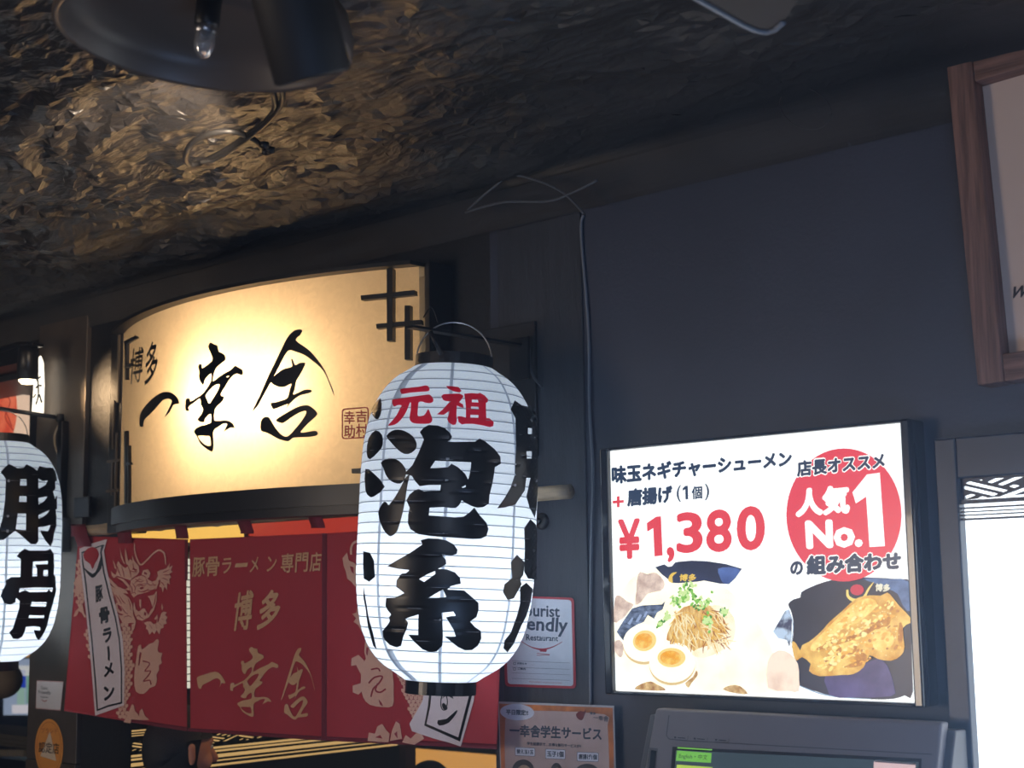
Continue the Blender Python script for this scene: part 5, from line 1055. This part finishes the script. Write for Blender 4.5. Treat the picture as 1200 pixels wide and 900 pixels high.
def ellip(bm, c, r, mtx=None, fn=None):
    d = bmesh.ops.create_uvsphere(bm, u_segments=28, v_segments=18, radius=1)
    for v in d['verts']:
        p = Vector((v.co.x * r[0], v.co.y * r[1], v.co.z * r[2]))
        if fn: p = fn(v.co, p)
        if mtx: p = mtx @ p
        v.co = p + Vector(c)
def person(label, head, yaw, cap, shirt, body_yaw):
    """seated figure, arms on a counter; head = centre of the head, yaw = facing direction"""
    hx, hy, hz_ = head; seat = hz_ - .80
    root = thing('person', label, 'person', (hx, hy, 0))
    fwd = Vector((math.cos(yaw), math.sin(yaw), 0)); lf = Vector((-fwd.y, fwd.x, 0)); up = Vector((0, 0, 1))
    Rm = Matrix((fwd, lf, up)).transposed(); H = Vector(head)
    W = lambda f, l, u: H + fwd * f + lf * l + up * u
    Wh, hfwd, hlf = W, fwd, lf
    bf = Vector((math.cos(body_yaw), math.sin(body_yaw), 0)); bl = Vector((-bf.y, bf.x, 0)); WB = lambda f, l, u: H + bf * f + bl * l + up * u
    bm = bmesh.new()
    def hf(n, p):
        p = p.copy()
        if n.z < -.1: p.x *= 1 - .10 * (-n.z); p.y *= 1 - .34 * (-n.z - .1)
        if n.x > .4 and n.z < -.5: p.x += .012
        return p
    ellip(bm, H, (.100, .078, .120), Rm.to_4x4(), hf)
    capsule(bm, W(.098, 0, .005), W(.118, 0, -.032), .011, .015)            # nose
    for s_ in (-1, 1): capsule(bm, W(.088, .020 * s_, -.068), W(.094, .004 * s_, -.068), .008, .010)   # lips
    capsule(bm, W(.082, 0, -.102), W(.078, 0, -.108), .022, .02)              # chin
    for s_ in (-1, 1):
        capsule(bm, W(.080, .045 * s_, .025), W(.090, .018 * s_, .028), .010, .012)   # brow
        capsule(bm, W(.066, .046 * s_, -.03), W(.060, .050 * s_, -.04), .020, .02)    # cheek
        capsule(bm, W(-.006, .078 * s_, .012), W(-.002, .080 * s_, -.030), .015, .010)  # ear
    W, fwd, lf = WB, bf, bl
    capsule(bm, W(-.02, 0, -.09), W(-.04, 0, -.20), .055, .060)
    capsule(bm, W(-.04, 0, -.28), W(-.04, 0, -.52), .125, .115); capsule(bm, W(-.04, -.08, -.28), W(-.04, .08, -.28), .095, .095)
    capsule(bm, W(-.04, -.06, -.66), W(-.04, .06, -.66), .13, .13); capsule(bm, W(-.04, 0, -.50), W(-.04, 0, -.66), .12, .13)
    for s_ in (-1, 1):
        sh_ = W(-.04, .17 * s_, -.27); el = W(.08, .22 * s_, -.50); wr_ = W(.28, .10 * s_, -.46)
        capsule(bm, sh_, el, .055, .042); capsule(bm, el, wr_, .042, .028)
        pm = W(.34, .085 * s_, -.46); capsule(bm, wr_, pm, .028, .034)
        for i in range(4):
            b0 = pm + lf * ((i - 1.5) * .019) + fwd * .02; ln = (.062, .072, .068, .052)[i]; m1 = b0 + fwd * ln * .55 + up * .006; capsule(bm, b0, m1, .0088, .0085, 8); capsule(bm, m1, m1 + fwd * ln * .45 - up * .016, .0085, .0078, 8)
        capsule(bm, pm - lf * s_ * .03, pm - lf * s_ * .045 + fwd * .045, .011, .009, 8)
        hp = W(-.02, .09 * s_, -.70); kn_ = W(.38, .11 * s_, -.70); an = W(.36, .11 * s_, -(hz_ - .09))
        capsule(bm, hp, kn_, .082, .058); capsule(bm, kn_, an, .055, .036); capsule(bm, an - up * .04, an + fwd * .15 - up * .05, .036, .03)
    body = bmobj('body', bm, SKIN, root, True)
    rm = body.modifiers.new('r', 'REMESH'); rm.mode = 'VOXEL'; rm.voxel_size = .0065; rm.use_smooth_shade = True
    sm_ = body.modifiers.new('s', 'SMOOTH'); sm_.factor = .5; sm_.iterations = 3
    bm = bmesh.new()   # shirt over the torso and upper arms, trousers
    capsule(bm, W(-.04, 0, -.24), W(-.04, 0, -.52), .150, .135, 24); capsule(bm, W(-.04, -.10, -.275), W(-.04, .10, -.275), .105, .105, 20)
    for s_ in (-1, 1): capsule(bm, W(-.04, .17 * s_, -.27), W(.05, .208 * s_, -.44), .068, .058, 16)
    capsule(bm, W(-.04, 0, -.5), W(-.04, 0, -.60), .14, .15, 24)
    o = bmobj('shirt', bm, shirt, root, True); r_ = o.modifiers.new('r', 'REMESH'); r_.mode = 'VOXEL'; r_.voxel_size = .01; r_.use_smooth_shade = True
    bm = bmesh.new(); capsule(bm, W(-.04, -.06, -.67), W(-.04, .06, -.67), .145, .145, 20)
    for s_ in (-1, 1): capsule(bm, W(-.02, .09 * s_, -.70), W(.38, .11 * s_, -.70), .094, .07, 16); capsule(bm, W(.38, .11 * s_, -.70), W(.36, .11 * s_, -(hz_ - .14)), .068, .052, 16)
    o = bmobj('trousers', bm, mat('dark_cloth', (.015, .015, .02), .8), root, True); r_ = o.modifiers.new('r', 'REMESH'); r_.mode = 'VOXEL'; r_.voxel_size = .01; r_.use_smooth_shade = True
    W, fwd, lf = Wh, hfwd, hlf
    bm = bmesh.new()   # hair
    def hair(n, p):
        p = p.copy()
        if n.x > .35: p.z = max(p.z, .058 + .02 * (n.x - .35)); p.x *= .97
        elif n.z < -.15: p.z = max(p.z, -.075); p.y *= .97
        return p
    ellip(bm, H + up * .004 - fwd * .006, (.106, .086, .126), Rm.to_4x4(), hair); bmobj('hair', bm, mat('black_hair', (.008, .007, .007), .45, bump=.4, bscale=200), root, True)
    EYW = mat('eye_white', (.7, .68, .65), .2)
    for s_ in (-1, 1):
        bm = bmesh.new(); ellip(bm, W(.082, .032 * s_, .006), (.012, .014, .008)); bmobj('eye', bm, EYW, root, True)
        bm = bmesh.new(); ellip(bm, W(.0915, .032 * s_, .006), (.004, .006, .006)); bmobj('iris', bm, INK, root, True)
    if cap:
        bm = bmesh.new()
        def cf(n, p):
            p = p.copy(); lim = .034 if n.x > 0 else .034 + .10 * n.x
            if p.z < lim: p.z = lim - .006 * (1 - abs(n.z))
            return p
        ellip(bm, H + up * .006 - fwd * .006, (.108, .088, .130), Rm.to_4x4(), cf); c_ = bmobj('cap', bm, mat('black_cap', (.010, .010, .013), .65, bump=.3, bscale=300), root, True)
    st_ = thing('stool', label_st[root.name], 'stool', (hx, hy, 0), 'stools inside the shop')
    sp0 = WB(-.03, 0, 0); z_ = hz_ - .80 - .045
    lathe('seat', [(.001, z_), (.16, z_), (.17, z_ - .01), (.17, z_ - .03), (.001, z_ - .035)], Matrix.Translation((sp0.x, sp0.y, 0)), BLACK, st_, 28)
    for i in range(4):
        a = math.pi / 4 + i * math.pi / 2; tube('leg', [(sp0.x + .12 * math.cos(a), sp0.y + .12 * math.sin(a), z_ - .03), (sp0.x + .17 * math.cos(a), sp0.y + .17 * math.sin(a), 0)], .012, DARKM, st_, 8)
    return root
class _L(dict):
    def __missing__(s, k): return 'round black stool under the ' + ('person in the black cap' if k == 'person' else 'person with black hair')
label_st = _L()
hp_ = depth(210, 879, 4.43)
person('person in a black cap seen from behind below the left curtain gap', hp_, math.radians(84), True, mat('black_shirt', (.012, .012, .014), .8), math.radians(8))
hp2 = depth(505, 930, 5.9)
person('person with black hair whose head top shows below the right curtain part', hp2, math.radians(60), False, mat('dark_shirt', (.02, .02, .03), .8), math.radians(60))
# ---------------------------------------------------------------- ceiling fixtures
dm = thing('dish_lamp', 'large round black dish lamp with a clear bulb at the top left', 'lamp', (0, 0, 0))
dc = atZ(241, 38, 2.5); dm.location = dc; bpy.context.view_layer.update()
view = (Vector(CAM) - dc); rx_ = R3 @ Vector((1, 0, 0))
Dm = Matrix.Translation(dc) @ Matrix.Rotation(math.radians(5.5), 4, R3 @ Vector((0, 0, -1)))
Rr_ = .207
BRN = mat('dish_inner', (.12, .095, .08), .40, bump=.05, bscale=30)
lathe('dish', [(.02, .055), (.10, .05), (Rr_ - .05, .042), (Rr_ - .022, .030), (Rr_ - .010, .012), (Rr_ - .006, -.012), (Rr_ - .001, -.016), (Rr_ + .003, -.012), (Rr_ + .003, .01), (Rr_ - .008, .042), (Rr_ - .04, .058), (.09, .075), (.02, .085)], Dm, BRN, dm, 96)
lathe('socket', [(.001, .06), (.018, .058), (.018, .012), (.014, .006), (.001, .006)], Dm, BLACK, dm, 24)
GL_ = mat('clear_glass', (.9, .9, .92), .05); GL_.node_tree.nodes['Principled BSDF'].inputs['Transmission Weight'].default_value = .85
lathe('bulb', [(.012, .008), (.0145, 0), (.0150, -.018), (.0135, -.026), (.011, -.031), (.008, -.036), (.001, -.038)], Dm, GL_, dm, 24)
lathe('bulb_collar', [(.0155, .010), (.017, .006), (.017, .001), (.0155, -.002)], Dm, mat('steel_wire', (.5, .5, .52), .3, 1), dm, 24)
tube('stem', [Dm @ Vector((0, 0, .08)), Dm @ Vector((0, 0, .17))], .014, BLACK, dm, 12)
cs = thing('can_spotlight', 'black cylinder spotlight overlapping the right side of the dish lamp', 'lamp', depth(340, 0, 1.75))
ea = depth(367, 92, 1.72); eb = depth(327, -60, 1.69); dr = (eb - ea).normalized(); q = dr.to_track_quat('Z', 'Y').to_matrix().to_4x4(); Cm = Matrix.Translation(ea) @ q
rc2 = .0455
lathe('barrel', [(.001, .001), (rc2 - .004, 0), (rc2, .003), (rc2, .16), (rc2 * .99, .162), (rc2 * .99, .166), (rc2, .168), (rc2, .30), (rc2 - .004, .30), (rc2 - .004, .25), (.001, .25)], Cm, mat('spot_black', (.022, .019, .018), .62), cs, 48)
tube('mount', [Cm @ Vector((0, 0, .20)), Cm @ Vector((0, .0, .20)) + Vector((0, 0, .09)), Cm @ Vector((0, 0, .20)) + Vector((0, 0, .22))], .010, BLACK, cs, 10)
Z5 = Plane((0, 0, 2.45), (0, 0, -1))
cf_ = thing('ceiling_hood', 'dark rounded corner of a hood with a pale rim at the top edge', 'ceiling fixture', atZ(890, 0, 2.45))
SHP = [(760, -34), (815, -2), (870, 29), (886, 36), (898, 38), (908, 35), (918, 26), (936, -2), (960, -50), (860, -90)]
decal('hood', [SHP], [], Z5, mat('hood_dark', (.012, .013, .016), .5), cf_, .0, 0, .05)
tube('rim', [Vector(p) for p in Z5.hit(SHP[:7], .001)], .004, mat('hood_rim', (.22, .24, .27), .3), cf_, 8)
cc = thing('ceiling_cable', 'black cable loop with a clip hanging from the crumpled ceiling sheet', 'cable', atZ(275, 160, 2.6))
tube('cable', smoothpts([atZ(p[0], p[1], 2.59) for p in ((314, 96), (321, 112), (322, 128), (312, 142), (295, 155), (268, 174), (232, 192), (218, 188), (223, 170), (245, 157), (272, 154), (296, 163), (308, 174))]), .0062, mat('cable_black', (.02, .019, .018), .45), cc, 8)
tube('cable', smoothpts([atZ(p[0], p[1], 2.585) for p in ((330, 100), (331, 116), (325, 130), (310, 146), (285, 166), (255, 186), (235, 190))]), .005, mat('cable_black', (.02, .019, .018), .45), cc, 8)
for px in ((310, 170), (317, 176), (312, 178)): p = atZ(px[0], px[1], 2.585); lathe('clip', [(.001, -.008), (.009, -.005), (.009, .005), (.001, .008)], Matrix.Translation(p), BLACK, cc, 12)

#@@@
